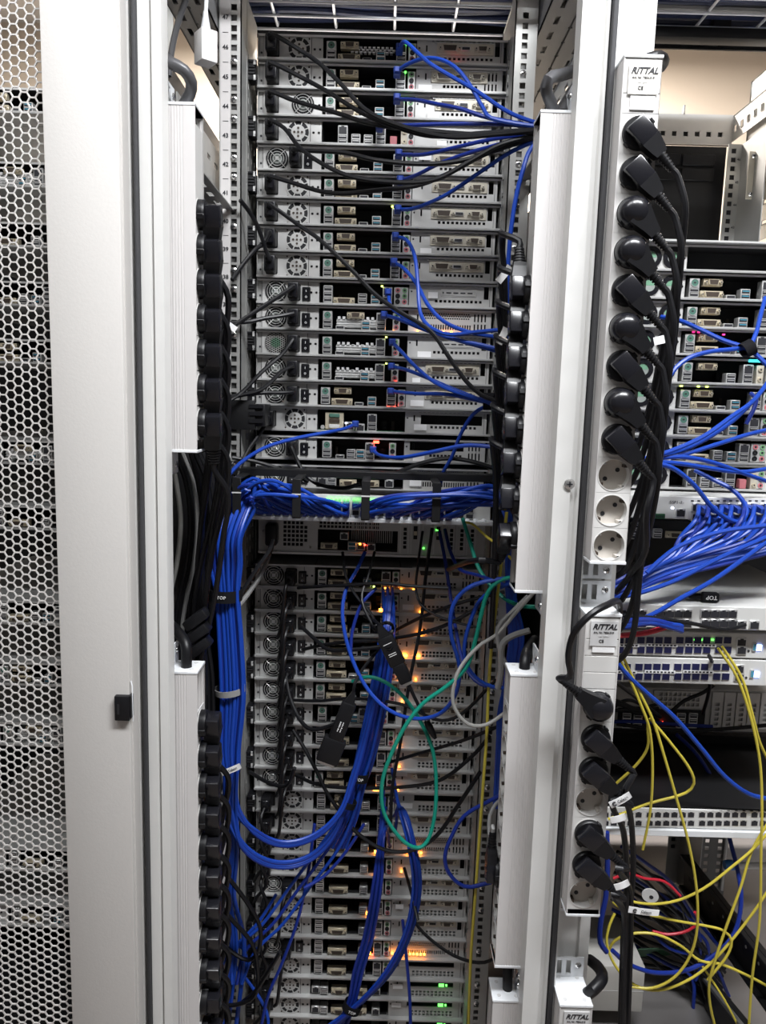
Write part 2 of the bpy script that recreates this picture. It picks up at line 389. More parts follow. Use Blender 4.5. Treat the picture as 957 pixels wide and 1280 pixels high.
b.bbox(-0.267, -0.222, YP - YF - .006, YP - YF - .001, z0_, z1_, 'blackmetal', .001)
b.bbox(-0.235, -0.205, YP - YF - .004, YP - YF + .06, z0_ + .006, z1_ - .006, 'black', .002)
for zz in (0.3, .55, .8): b.box(-0.232, -0.208, YP - YF - .008, YP - YF - .004, z0_ + (z1_ - z0_) * zz - .003, z0_ + (z1_ - z0_) * zz + .003, 'blackmat')
obj('arm_bracket', b, pl)
# horizontal beams that run back in depth, with punched slots
def depth_beam(name, X, side, z0, z1, y0, y1, par, m='steel'):
    L = y1 - y0; holes = []; n = int(L / 0.05)
    for i in range(n):
        a = 0.012 + i * 0.05
        holes += [(a, a + 0.022, (z1 - z0) * .22, (z1 - z0) * .22 + .008), (a + .028, a + .036, (z1 - z0) * .22, (z1 - z0) * .22 + .008), (a + .012, a + .034, (z1 - z0) * .68, (z1 - z0) * .68 + .008)]
    b = MB(); b.plate(0, L, 0, z1 - z0, 0, .002, holes, m)
    b.xform(Matrix.Translation((X, y0 - YF, z0)) @ Matrix.Rotation(pi / 2, 4, 'Z'))
    b2 = MB(); hb = [(i * .05 + .012, i * .05 + .034, .012, .020) for i in range(n)]
    b2.plate(0, L, 0, 0.032, 0, .002, hb, m)
    b2.xform(Matrix.Translation((X, y0 - YF, z0)) @ Matrix.Rotation(pi / 2, 4, 'Z') @ Matrix.Rotation(pi / 2 if side < 0 else -pi / 2, 4, 'X'))
    b.v, b.f, b.m, n0 = b.v + b2.v, b.f + [tuple(i + len(b.v) for i in f) for f in b2.f], b.m + b2.m, 0
    return obj(name, b, par)
def roof_beam(X0, X1, z, y0, y1):
    L = y1 - y0; W = X1 - X0; n = int(L / .05)
    q = MB(); h = []
    for i in range(n):
        h += [(i * .05 + .010, i * .05 + .034, W * .18, W * .18 + .007), (i * .05 + .010, i * .05 + .034, W * .74, W * .74 + .007), (i * .05 + .040, i * .05 + .046, W * .46, W * .46 + .006)]
    q.plate(0, L, 0, W, 0, .002, h, 'roofsteel')                 # underside, turned to face down
    q.xform(Matrix(((0, 0, 1, X0), (1, 0, 0, y0 - YF), (0, 1, 0, z), (0, 0, 0, 1))))
    q.box(X0, X0 + .002, y0 - YF, y1 - YF, z, z + .07, 'roofsteel'); q.box(X1 - .002, X1, y0 - YF, y1 - YF, z, z + .07, 'roofsteel'); q.box(X0, X1, y0 - YF, y1 - YF, z + .068, z + .07, 'roofsteel')
    q.box(X0 + W * .48, X0 + W * .5, y0 - YF, y1 - YF, z - .0012, z, 'inside')
    return obj('roof_beam', q, rack)
roof_beam(-0.345, -0.285, 2.130, 1.06, 1.86)
roof_beam(0.226, 0.32, 2.140, 1.06, 1.86)
depth_beam('depth_strut', -0.292, -1, 1.855, 1.955, 1.10, 1.80, rack)
depth_beam('depth_strut', 0.238, 1, 1.915, 2.015, 1.10, 1.80, rack)
# added dark sheets below head height, darkening the open bays' gaps
b = MB(); b.box(-0.335, -0.330, 0.12, 1.0, 0.05, 2.03, 'blackmetal'); obj('added_shade_side', b, rack)
b = MB(); b.box(0.285, 0.290, 0.14, 1.0, 0.05, 1.95, 'blackmetal'); obj('added_shade_side', b, rack)
# inner web plates between post and chassis (punched)
for X, sg in ((-0.2465, 1), (0.1895, -1)):
    b = MB(); holes = [(0.012 + k * .03, 0.018 + k * .03, z * .0222, z * .0222 + .011) for k in (0, 1, 2) for z in range(3, 96)]
    b.plate(0, 0.10, 0.05, 2.2, 0, .0015, holes, 'steel'); b.xform(Matrix.Translation((X, YP - YF + .045, 0)) @ Matrix.Rotation(pi / 2, 4, 'Z'))
    obj('punched_web', b, rack)
# far crossbar seen above the left power strip
fb = P(262, 153, 1.86)
b = MB(); b.plate(-0.40, -0.20, fb.z - .035, fb.z + .03, 1.86 - YF, .003, [(-0.40 + i * .025, -0.40 + i * .025 + .009, fb.z - .022, fb.z - .012) for i in range(1, 8)], 'frame'); b.box(-.40, -.20, 1.863 - YF, 1.90 - YF, fb.z + .027, fb.z + .03, 'frame')
obj('far_crossbar', b, rack)

# ------------------------------------------------------------------ overhead wire tray with trunk cables
tz = P(480, 40, 1.52).z
tray = thing('cable_tray', 'zinc wire mesh cable tray hanging above the middle rack', 'cable tray', (0, 1.45, tz))
for i in range(7):
    y = 1.52 - i * .05 - 1.45
    b = MB(); b.tube([(-0.36, y, 0), (1.45, y, 0)], .0026, 8, 'wire'); obj('long_wire', b, tray)
for i in range(15):
    xx = P(336, 0, 1.41).x + (i - 1) * 0.107
    b = MB(); b.tube([(xx, -.24, .05), (xx, -.235, .004), (xx, -.23, .004), (xx, .066, .004), (xx, .07, .008), (xx, .07, .05)], .0026, 8, 'wire'); obj('cross_wire', b, tray)
b = MB(); b.tube([(-0.36, .07, .05), (1.45, .07, .05)], .0026, 8, 'wire'); obj('long_wire', b, tray)
b = MB(); b.box(-.36, 1.45, .075, .079, -.012, .09, 'blackmetal'); obj('edge_plate', b, tray)
for i in range(34):
    y = 1.215 + (i % 17) * .0185 + random.uniform(-.004, .004); zz = tz + .018 + (i // 17) * .015
    pts = [(-0.40 + k * .2325, y + random.uniform(-.007, .007), zz + random.uniform(-.004, .006)) for k in range(9)]
    c = curve('trunk_cable', pts, .0062, 'cablesmoke' if i % 6 else 'cordgrey', res=4)
    tag(c, 'pale grey trunk cable lying in the overhead wire tray' if not i % 6 else 'dark blue trunk cable lying in the overhead wire tray', 'cable', 'grey trunk cables in the overhead tray' if not i % 6 else 'dark trunk cables in the overhead tray')
hb = thing('tray_hanger', 'black steel hanger bracket under the tray above the right rack', 'bracket', tuple(P(893, 50, 1.5)))
b = MB(); b.bbox(-.016, .016, -.03, .03, .0, .09, 'blackmetal', .002); b.bbox(-.16, .22, -.035, -.005, -.012, .006, 'blackmetal', .002); b.frust((-.01, 0, .03), (.01, .01, .03), (.035, 0, .075), (.01, .01, .03), 0, 'blackmetal')
obj('bracket', b, hb)

b = MB(); b.box(-0.333, 0.287, 0.96, 0.965, 0.05, 2.06, 'blackmetal'); obj('added_rear_shade', b, rack)  # added black panel, blocks back light leaking round the servers
for X in (-0.2455, 0.2055):
    b = MB(); b.box(X - .001, X + .001, YP - YF + .15, .95, 0.05, 2.10, 'rail'); obj('added_inner_shade', b, rack)  # added sheets sealing the chassis gaps against light from behind
# ------------------------------------------------------------------ small connector meshes, centred on their face, seen from -Y
def m_portblock(b):            # round keyboard socket over two flat sockets
    b.bbox(-.0082, .0082, -.004, .012, -.0148, .0148, 'silver', .0008, 1)
    b.disc(0, .0078, .0058, -.0046, -.0038, 16, 'ps2'); b.ring(0, .0078, .0058, .0066, -.0050, -.0038, 16, 'silver')
    b.box(-.0018, .0018, -.0049, -.0046, .0068, .0092, 'ink')
    for z in (-.0030, -.0104):
        b.box(-.0064, .0064, -.0046, -.0038, z - .0028, z + .0028, 'ink'); b.box(-.0058, .0058, -.0052, -.0044, z + .0004, z + .0018, 'silver')
def m_tallblock(b):            # three stacked flat sockets
    b.bbox(-.0082, .0082, -.004, .012, -.0148, .0148, 'silver', .0008, 1)
    for z in (.0092, 0, -.0092):
        b.box(-.0064, .0064, -.0046, -.0038, z - .0030, z + .0030, 'ink'); b.box(-.0058, .0058, -.0052, -.0044, z + .0004, z + .0018, 'silver')
def dsub(b, w, h, iw, ih, shell, ins):
    b.bbox(-w / 2, w / 2, -.0015, .01, -h / 2, h / 2, shell, .0006, 1)
    b.add([(-iw / 2, -.0055, ih / 2), (iw / 2, -.0055, ih / 2), (iw / 2 * .84, -.0055, -ih / 2), (-iw / 2 * .84, -.0055, -ih / 2),
           (-iw / 2, 0, ih / 2), (iw / 2, 0, ih / 2), (iw / 2 * .84, 0, -ih / 2), (-iw / 2 * .84, 0, -ih / 2)],
          [(0, 4, 5, 1), (1, 5, 6, 2), (2, 6, 7, 3), (3, 7, 4, 0), (0, 1, 2, 3)], shell)
    k = .86
    b.add([(-iw / 2 * k, -.0058, ih / 2 * k), (iw / 2 * k, -.0058, ih / 2 * k), (iw / 2 * .84 * k, -.0058, -ih / 2 * k), (-iw / 2 * .84 * k, -.0058, -ih / 2 * k)], [(0, 3, 2, 1)], ins)
    for sx in (-1, 1):
        x = sx * (w / 2 + iw / 2) / 2
        b.lathe([(.0024, 0), (.0024, .0045)], 6, shell, (x, -.0015, 0), 'y'); b.disc(x, 0, .0012, -.0064, -.0059, 8, 'ink')
def m_vga(b): dsub(b, .0312, .0118, .0172, .0084, 'gold', 'dvi')
def m_dvi(b): dsub(b, .0375, .0118, .0260, .0086, 'gold', 'dvi')
def m_vgacard(b): dsub(b, .0280, .0110, .0160, .0080, 'cream', 'dvi')
def m_dvicard(b): dsub(b, .0380, .0130, .0265, .0098, 'cream', 'dvi')
def m_serial(b):
    b.bbox(-.0165, .0165, -.003, .01, -.0150, .0150, 'gold', .0008, 1)
    for z, m in ((.0095, 'ps2'), (0, 'dvi'), (-.0098, 'labelgrey')): b.bbox(-.0095, .0095, -.0065, 0, z - .0034, z + .0034, m, .001, 1)
def m_usbpair(b, tongue='usbblue'):
    b.bbox(-.0078, .0078, -.005, .012, -.0082, .0082, 'silver', .0008, 1)
    for z in (.0039, -.0039):
        b.box(-.0062, .0062, -.0056, -.0048, z - .0026, z + .0026, 'ink'); b.box(-.0055, .0055, -.0062, -.0054, z - .0002, z + .0012, tongue)
def m_usbpairg(b): m_usbpair(b, 'silver')
def m_hdmi(b):
    b.bbox(-.0078, .0078, -.004, .01, -.0032, .0032, 'silver', .0008, 1); b.box(-.0064, .0064, -.0046, -.0038, -.002, .002, 'ink')
def m_netstack(b):             # network socket over two flat sockets
    b.bbox(-.0084, .0084, -.004, .014, -.0154, .0154, 'silver', .0008, 1)
    b.box(-.0066, .0066, -.0046, -.0038, .0012, .0125, 'ink'); b.box(-.0026, .0026, -.0046, -.0038, .0125, .0142, 'ink')
    for z in (-.0036, -.0108):
        b.box(-.0066, .0066, -.0046, -.0038, z - .0028, z + .0028, 'ink'); b.box(-.0058, .0058, -.0052, -.0044, z + .0002, z + .0016, 'silver')
def m_net(b):
    b.bbox(-.0080, .0080, -.004, .014, -.0072, .0072, 'silver', .0008, 1); b.box(-.0062, .0062, -.0046, -.0038, -.0055, .0040, 'ink'); b.box(-.0025, .0025, -.0046, -.0038, .0040, .0058, 'ink')
def m_audio(b):
    b.bbox(-.0064, .0064, -.0035, .012, -.0152, .0152, 'silver', .0008, 1)
    for z, m in ((.0098, 'lime'), (0, 'black'), (-.0098, 'pink')):
        b.ring(0, z, .0022, .0042, -.0048, -.0034, 14, m); b.disc(0, z, .0023, -.0040, -.0034, 10, 'ink')
def m_audio6(b):
    b.bbox(-.0125, .0125, -.0035, .012, -.0152, .0152, 'silver', .0008, 1)
    for x, z, m in ((-.006, .0098, 'pink'), (.006, .0098, 'lime'), (-.006, 0, 'black'), (.006, 0, 'lime'), (-.006, -.0098, 'black'), (.006, -.0098, 'pink')):
        b.ring(x, z, .0022, .0042, -.0048, -.0034, 14, m); b.disc(x, z, .0023, -.0040, -.0034, 10, 'ink')
def m_optical(b):
    b.bbox(-.006, .006, -.0035, .012, -.0148, .0148, 'cream', .0008, 1)
    for z in (.008, -.008): b.lathe([(.0035, .0035), (.0035, .006)], 10, 'gold', (0, 0, z), 'y'); b.disc(0, z, .0015, -.0064, -.0059, 8, 'ink')
def m_inlet(b):                # power inlet
    b.bbox(-.0142, .0142, -.003, .01, -.0105, .0105, 'black', .0015, 1); b.box(-.0108, .0108, -.0036, -.0028, -.0070, .0070, 'ink')
    for x in (-.006, 0, .006): b.box(x - .001, x + .001, -.0045, -.0035, -.002, .003, 'silver')
def m_inlet_v(b): m_inlet(b); b.xform(Matrix.Rotation(pi / 2, 4, 'Y'))
def m_switch(b):
    b.bbox(-.0072, .0072, -.0035, .005, -.0120, .0120, 'black', .001, 1)
    b.add([(-.005, -.0035, -.0095), (.005, -.0035, -.0095), (.005, -.0035, .0095), (-.005, -.0035, .0095), (-.005, -.0062, .0), (.005, -.0062, .0), (-.005, -.0062, .0095), (.005, -.0062, .0095)],
          [(0, 1, 5, 4), (4, 5, 7, 6), (6, 7, 2, 3), (0, 4, 6, 3), (1, 2, 7, 5)], 'blackgloss')
    b.box(-.0004, .0004, -.0066, -.0061, .003, .007, 'inkw'); b.ring(0, -.005, .0012, .0019, -.0056, -.0050, 10, 'inkw')
def m_fanslots(b):             # punched ring of eight arcs round a bored hub
    R = .0186
    b.disc(0, 0, R, -.0014, .002, 40, 'inside'); b.disc(0, 0, .0122, -.0022, .001, 28, 'psu'); b.ring(0, 0, R - .0004, R + .0014, -.0022, .001, 40, 'psu')
    for k in range(8):
        a = k * pi / 4 + pi / 8; c_, s_ = cos(a), sin(a); w = .0009
        pts = [(.0115 * c_ - w * s_, .0115 * s_ + w * c_), (.0115 * c_ + w * s_, .0115 * s_ - w * c_), (R * c_ + w * s_, R * s_ - w * c_), (R * c_ - w * s_, R * s_ + w * c_)]
        b.add([(x, -.0021, z) for x, z in pts] + [(x, .001, z) for x, z in pts], [(0, 1, 2, 3), (0, 4, 5, 1), (2, 6, 7, 3), (1, 5, 6, 2), (3, 7, 4, 0)], 'psu')
    for x, z in ((0, 0), (.0066, 0), (-.0066, 0), (0, .0066), (0, -.0066)): b.disc(x, z, .0021, -.0027, -.0022, 10, 'dvi'); b.ring(x, z, .0021, .0027, -.0030, -.0022, 10, 'psu')
    for x, z in ((.017, .0162), (-.017, .0162), (.017, -.0162), (-.017, -.0162)): b.disc(x, z, .0016, -.0012, 0, 8, 'dvi')
def m_fanwire(b):              # open fan behind a wire finger guard
    b.disc(0, 0, .0178, -.0013, .004, 36, 'inside'); b.ring(0, 0, .0172, .0192, -.0020, .0, 36, 'black')
    b.disc(0, 0, .0088, -.0022, .001, 24, 'fanhub')
    for k in range(7):
        a = k * 2 * pi / 7; b.add([(.0088 * cos(a), -.0016, .0088 * sin(a)), (.0168 * cos(a + .25), -.0016, .0168 * sin(a + .25)), (.0168 * cos(a + .75), -.0010, .0168 * sin(a + .75)), (.0088 * cos(a + .6), -.0010, .0088 * sin(a + .6))], [(0, 1, 2, 3), (3, 2, 1, 0)], 'blackgloss')
    for R in (.0068, .0115, .0160):
        b.tube([(R * cos(t * pi / 12), -.0038, R * sin(t * pi / 12)) for t in range(25)], .00062, 6, 'silver')
    for k in range(4):
        a = k * pi / 2 + pi / 4; b.tube([(.003 * cos(a), -.0044, .003 * sin(a)), (.0172 * cos(a), -.0044, .0172 * sin(a)), (.0205 * cos(a), -.001, .0205 * sin(a))], .0007, 6, 'silver')
    b.disc(0, 0, .0032, -.005, -.0036, 14, 'silver')
def m_fanmesh(b):              # honeycomb grille
    b.disc(0, 0, .0192, -.0012, .003, 32, 'inside')
    for i in range(-6, 7):
        for j in range(-5, 6):
            x = i * .0034; z = j * .0039 + (.00195 if i % 2 else 0)
            if x * x + z * z > .0186 ** 2: continue
            for k in range(6):
                a = k * pi / 3; r0, r1 = .00182, .00226
                q = [(x + r0 * cos(a), z + r0 * sin(a)), (x + r0 * cos(a + pi / 3), z + r0 * sin(a + pi / 3)), (x + r1 * cos(a + pi / 3), z + r1 * sin(a + pi / 3)), (x + r1 * cos(a), z + r1 * sin(a))]
                b.add([(u, -.0024, w) for u, w in q] + [(u, -.0012, w) for u, w in q], [(0, 3, 2, 1), (0, 1, 5, 4)], 'fanlabel' if x * x + z * z < .009 ** 2 else 'psu')
    b.ring(0, 0, .0178, .0196, -.0018, 0, 32, 'black')
def m_fanblack(b):             # black ring fan with a labelled hub
    b.disc(0, 0, .0160, -.0014, .004, 32, 'fanhub'); b.ring(0, 0, .0100, .0172, -.0040, .002, 36, 'blackgloss'); b.disc(0, 0, .0100, -.0022, .002, 28, 'fanhub')
    b.add([(.0088 * cos(a), -.0025, .0088 * sin(a)) for a in [i * pi / 12 for i in range(13)]], [tuple(reversed(range(13)))], 'fanlabel')
def m_led(m):
    def f(b): b.box(-.0018, .0018, -.0012, .002, -.0012, .0012, m)
    return f
def m_ledbar(m):
    def f(b): b.box(-.0052, .0052, -.0012, .002, -.0022, .0022, m)
    return f
def m_heatsink(b):             # grey ribbed block behind the ports
    b.bbox(-.038, .0385, .004, .03, -.007, .007, 'labelgrey', .0005, 1)
    for i in range(9): b.box(-.036 + i * .0085, -.0312 + i * .0085, .001, .03, .007, .0115 if i in (0, 1, 2, 4, 6, 7) else .008, 'labelgrey')
    for z in (-.0045, -.001, .0035): b.box(-.0385, .039, .002, .004, z - .0006, z + .0006, 'lip')
def m_board(m):
    def f(b):
        b.box(-.076, .078, .002, .12, -.0018, 0, m)
        rnd = random.Random(3)
        for i in range(16): w = rnd.uniform(.002, .006); cx = rnd.uniform(-.06, .06); b.box(cx - w, cx + w, .02 + rnd.random() * .05, .08, 0, rnd.uniform(.004, .02), rnd.choice(['inside', 'dvi', 'blackmetal']))
    return f
def m_chips(b):
    for r in range(3):
        for i in range(10): b.box(i * .0074 + (r % 2) * .0037, i * .0074 + .0047 + (r % 2) * .0037, .004, .012, r * .0038, r * .0038 + .0024, 'paper')
def m_handle(b): b.box(0, .0185, -.0035, .01, -.0012, .0012, 'gold')

RX = lambda px: (px - 322.7) * .00142 - .2115       # column of the reference row to local metres
RZ = lambda h: h * .00134
SW0, SW1, SH = -.2115, .2115, .0425
IO0, IO1 = RX(401), RX(511.7)
def m_chassis(b):
    t = .0012
    b.box(SW0, SW1, -.012, .40, 0, t, 'lip'); b.box(SW0, SW1, -.012, -.0108, -.0006, .0030, 'lip')      # base tray and its lip
    b.box(SW0, SW1, -.003, .40, SH - t, SH, 'chassis'); b.box(SW0, SW1, -.0045, -.003, SH - .0034, SH, 'lip')
    b.box(SW0, SW0 + t, -.006, .40, 0, SH, 'chassis'); b.box(SW1 - t, SW1, -.006, .40, 0, SH, 'chassis')
    b.box(SW0, SW0 + .009, 0, .002, 0, SH, 'chassis')
    b.disc(SW0 + .0055, .014, .0018, -.0008, 0, 10, 'ink')
    b.box(RX(386.4), IO0, 0, .0015, 0, SH, 'psu')                                                      # plain strip right of the power supply
    for px in (390, 396.5): b.disc(RX(px), .0215, .0019, -.0006, 0, 10, 'ink'); b.box(RX(px) - .0019, RX(px) + .0019, -.0006, 0, .0200, .0230, 'ink')
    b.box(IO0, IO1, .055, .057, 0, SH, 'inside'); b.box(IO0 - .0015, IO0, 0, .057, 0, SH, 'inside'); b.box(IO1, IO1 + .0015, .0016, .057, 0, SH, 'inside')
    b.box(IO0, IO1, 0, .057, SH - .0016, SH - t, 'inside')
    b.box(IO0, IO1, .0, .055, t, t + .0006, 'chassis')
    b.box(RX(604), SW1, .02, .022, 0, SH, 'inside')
def m_psu(b): b.box(RX(328.6), RX(386.4), -.0008, .002, .0016, SH - .002, 'psu'); b.box(RX(328.6), RX(328.6) + .0006, -.0012, 0, .002, SH - .002, 'ink'); b.box(RX(386.0), RX(386.5), -.0012, 0, .002, SH - .002, 'ink')
def holes_row(x0, x1, n, z, s=.0023):
    return [(x0 + (x1 - x0) * i / (n - 1) - s, x0 + (x1 - x0) * i / (n - 1) + s, z - s, z + s) for i in range(n)]
B0, B1 = RX(512), RX(615.6)
def bracket(b, top=True, bottom=True, slot=True, endvent=False, window=None, fine=False, mid='psu', two=False):
    h = []
    if top: h += holes_row(RX(531), RX(602 if not endvent else 584), 14 if not endvent else 11, RZ(30.5))
    if bottom: h += holes_row(RX(546), RX(601 if not endvent else 584), 11 if not endvent else 9, RZ(9.5))
    if two: h += holes_row(RX(546), RX(601 if not endvent else 584), 11 if not endvent else 9, RZ(4.6))
    if fine:
        for r in range(3): h += [(RX(530) + i * .0040 + (r % 2) * .002, RX(530) + i * .0040 + (r % 2) * .002 + .0027, RZ(19.5 + r * 2.9), RZ(19.5 + r * 2.9) + .0026) for i in range(21)]
        h += [(RX(531) + i * .0043, RX(531) + i * .0043 + .0024, RZ(6.0), RZ(12.5)) for i in range(20)]
    if endvent:
        for i in range(4): h += [(RX(594) + i * .0062, RX(594) + i * .0062 + .0027, RZ(4.5), RZ(14)), (RX(594) + i * .0062, RX(594) + i * .0062 + .0027, RZ(17), RZ(27))]
    elif not window: h.append((RX(605), RX(611), RZ(13), RZ(31.2)))
    if window: h.append(window)
    h.append((RX(522.6), RX(524.6), RZ(17), RZ(25)))
    b.plate(B0, B1, .0014, SH - .0014, -.0004, .0016, h, mid)
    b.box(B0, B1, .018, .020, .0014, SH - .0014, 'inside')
    b.disc(RX(514.9), RZ(21), .0016, -.0009, -.0004, 10, 'ink')
    if mid == 'psu' and not endvent: b.box(RX(612.2), RX(612.6), -.001, -.0004, .002, SH - .002, 'ink')
def m_cardplate(b):            # pale slot bracket with three video sockets
    b.bbox(RX(535.7), RX(603.5), -.0026, 0, RZ(13.5), RZ(27), 'cream', .0006, 1)
    b.box(RX(533), RX(603.5), -.0034, 0, RZ(27), RZ(27.8), 'lip')
def m_slotplate(b):            # blank slot cover with four dashes
    b.bbox(RX(553), RX(594), -.0022, 0, RZ(16.5), RZ(24), 'psu', .0006, 1); b.bbox(RX(551.5), RX(595.5), -.0014, 0, RZ(15.4), RZ(25), 'lip', .0004, 1)
    for i in range(4): b.box(RX(558) + i * .0125, RX(558) + i * .0125 + .0088, -.0026, -.002, RZ(19.4), RZ(21), 'ink')
    b.box(RX(553.5), RX(555), -.0026, -.002, RZ(19.3), RZ(21.2), 'ink')
def m_latch(b):                # black rail end clip beside the chassis
    b.bbox(-.007, .007, -.004, .02, -.016, .016, 'black', .0015, 1)
    for z in (-.014, .014): b.box(-.0075, .009, -.006, -.002, z - .0016, z + .0016, 'blackgloss')
    b.box(.004, .0075, -.006, -.004, -.016, -.008, 'lip'); b.box(.004, .0075, -.006, -.004, .008, .016, 'lip')
    for z in (-.005, 0, .005): b.box(-.006, .006, -.006, -.003, z - .001, z + .001, 'inside')
def m_rail(b): b.box(-.003, .003, .075, .55, -.015, .015, 'rail'); b.box(-.0038, .0038, .076, .55, -.005, .005, 'steel')
def m_bar(x0, x1, m='steel'):
    def f(b): b.box(x0, x1, -.05, .0, -.006, .004, m)
    return f

def sub(name, key, fn, par, px, h, y=0):
    return obj(name, cached(key, fn), par, (RX(px), y, RZ(h)))
def add_psu(s, kind):
    ps = obj('power_supply', cached('power_supply', m_psu), s)
    if kind == 'A':      # inlet left, punched fan right
        sub('power_inlet', 'power_inlet', m_inlet_v, ps, 340.5, 15.5); sub('fan_grille', 'fan_slots', m_fanslots, ps, 371.6, 15.8)
    elif kind == 'A2':   # inlet left, wire fan right
        sub('power_inlet', 'power_inlet', m_inlet_v, ps, 340.5, 15.5)
        sub('fan_guard', 'fan_wire', m_fanwire, ps, 377, 16)
    elif kind in 'BG':   # fan left, inlet, rocker switch
        sub('fan_guard', 'fan_wire', m_fanwire, ps, 346.5, 16) if kind == 'B' else sub('fan_grille', 'fan_mesh', m_fanmesh, ps, 346.5, 16)
        sub('power_inlet', 'power_inlet', m_inlet_v, ps, 369.5, 15.5); sub('power_switch', 'power_switch', m_switch, ps, 384, 13.5)
    elif kind == 'R':    # two black ring fans
        for px in (358, 384): sub('fan_guard', 'fan_black', m_fanblack, ps, px, 16)
def add_io(s, kind):
    A = lambda n, k, f, px, h: sub(n, k, f, s, px, h)
    if kind in ('io1', 'io1b', 'io1o', 'io1c'):
        A('port_block', 'port_block', m_portblock, 410, 14.6); A('video_port', 'vga', m_vga, 431.7, 21.8); A('video_port', 'dvi', m_dvi, 431, 7.2)
        A('video_port', 'hdmi', m_hdmi, 452.8, 4.8); A('usb_port', 'usb_pair', m_usbpair, 469, 8.6)
        A('network_port', 'net_stack', m_netstack, 493.5, 13.8); A('audio_jacks', 'audio', m_audio, 506.5, 14.2)
        A('board', 'board_' + ('pcb' if kind == 'io1o' else 'inside'), m_board('pcb' if kind == 'io1o' else 'inside'), 455, 2.4)
        if kind == 'io1c': A('chip_rows', 'chips', m_chips, 433, 15)
    elif kind == 'low':        # lower boxes: tall block, wide connector, dark board
        A('port_block', 'tall_block', m_tallblock, 411, 14.6); A('video_port', 'dvi', m_dvi, 437, 7.0); A('video_port', 'vga_b', m_vga, 440, 20) if random.random() < .4 else None
        A('usb_port', 'usb_pair_g', m_usbpairg, 472, 9); A('network_port', 'net_stack', m_netstack, 494, 13.8); A('audio_jacks', 'audio', m_audio, 506.5, 14.2); A('board', 'board_inside', m_board('inside'), 455, 2.4)
    elif kind == 'wide':       # bottom boxes
        A('keyboard_port', 'net', m_net, 408, 10); A('usb_port', 'usb_pair_g', m_usbpairg, 420, 9); A('video_port', 'vga', m_vga, 441, 8); A('video_port', 'vga', m_vga, 470, 8); A('network_port', 'net', m_net, 494, 9); A('board', 'board_inside', m_board('inside'), 455, 2.4)
    elif kind == 'io2':
        A('port_block', 'net_stack', m_netstack, 425.5, 13.8); A('usb_port', 'usb_pair_g', m_usbpairg, 441.5, 9); A('usb_port', 'usb_pair_g', m_usbpairg, 456.5, 8.5); A('network_port', 'net_stack', m_netstack, 471.5, 13.5)
        A('red_port', 'red_port', lambda b: b.bbox(-.006, .006, -.004, .01, -.008, .008, 'pink', .001, 1), 487, 8); A('optical_ports', 'optical', m_optical, 500, 13); A('audio_jacks', 'audio', m_audio, 508, 14); A('board', 'board_inside', m_board('inside'), 455, 2.4)
    elif kind == 'io9':
        A('port_block', 'tall_block', m_tallblock, 411, 14.4); A('video_port', 'dvi', m_dvi, 431, 6.2); A('usb_port', 'usb_pair_g', m_usbpairg, 454, 10); A('usb_port', 'usb_pair', m_usbpair, 470, 8.8)
        A('network_port', 'net_stack', m_netstack, 485, 13.8); A('audio_jacks', 'audio6', m_audio6, 502, 14.2); A('board', 'board_inside', m_board('inside'), 455, 2.4)
    elif kind == 'heat':
        A('port_block', 'port_block', m_portblock, 411, 14.6); A('heat_sink', 'heat_sink', m_heatsink, 449, 11); A('video_port', 'vga', m_vga, 446, 21.5) if random.random() < .5 else None
        A('video_port', 'hdmi', m_hdmi, 427, 5); A('usb_port', 'usb_pair', m_usbpair, 459, 8); A('network_port', 'net_stack', m_netstack, 478, 13.8); A('audio_jacks', 'audio', m_audio, 497, 14.2)
    elif kind == 'io14':
        A('serial_ports', 'serial', m_serial, 422, 14.5); A('network_port', 'net', m_net, 442, 8); A('network_port', 'net', m_net, 455, 6); A('network_port', 'net_stack', m_netstack, 470, 13.6); A('board', 'board_pcbg', m_board('pcbg'), 455, 2.4)
        A('round_button', 'round_button', lambda b: b.lathe([(.004, .002), (.003, .004)], 12, 'silver', (0, 0, 0), 'y'), 407, 5.6)
    elif kind == 'io15':
        A('port_block', 'port_block', m_portblock, 413, 14.6); A('video_port', 'hdmi', m_hdmi, 430, 5); A('usb_port', 'usb_pair_g', m_usbpairg, 444, 9); A('usb_port', 'usb_pair', m_usbpair, 456, 9); A('network_port', 'net_stack', m_netstack, 468, 13.2); A('audio_jacks', 'audio', m_audio, 497, 14); A('board', 'board_inside', m_board('inside'), 455, 2.4)
    elif kind == 'io6':        # right rack, six audio sockets
        A('port_block', 'port_block', m_portblock, 410, 14.6); A('video_port', 'vga', m_vga, 434, 21.8); A('usb_port', 'usb_pair_g', m_usbpairg, 461, 8); A('network_port', 'net_stack', m_netstack, 481, 13.8); A('optical_ports', 'optical', m_optical, 495, 13.5); A('audio_jacks', 'audio6', m_audio6, 511, 14.2); A('board', 'board_inside', m_board('inside'), 455, 2.4)
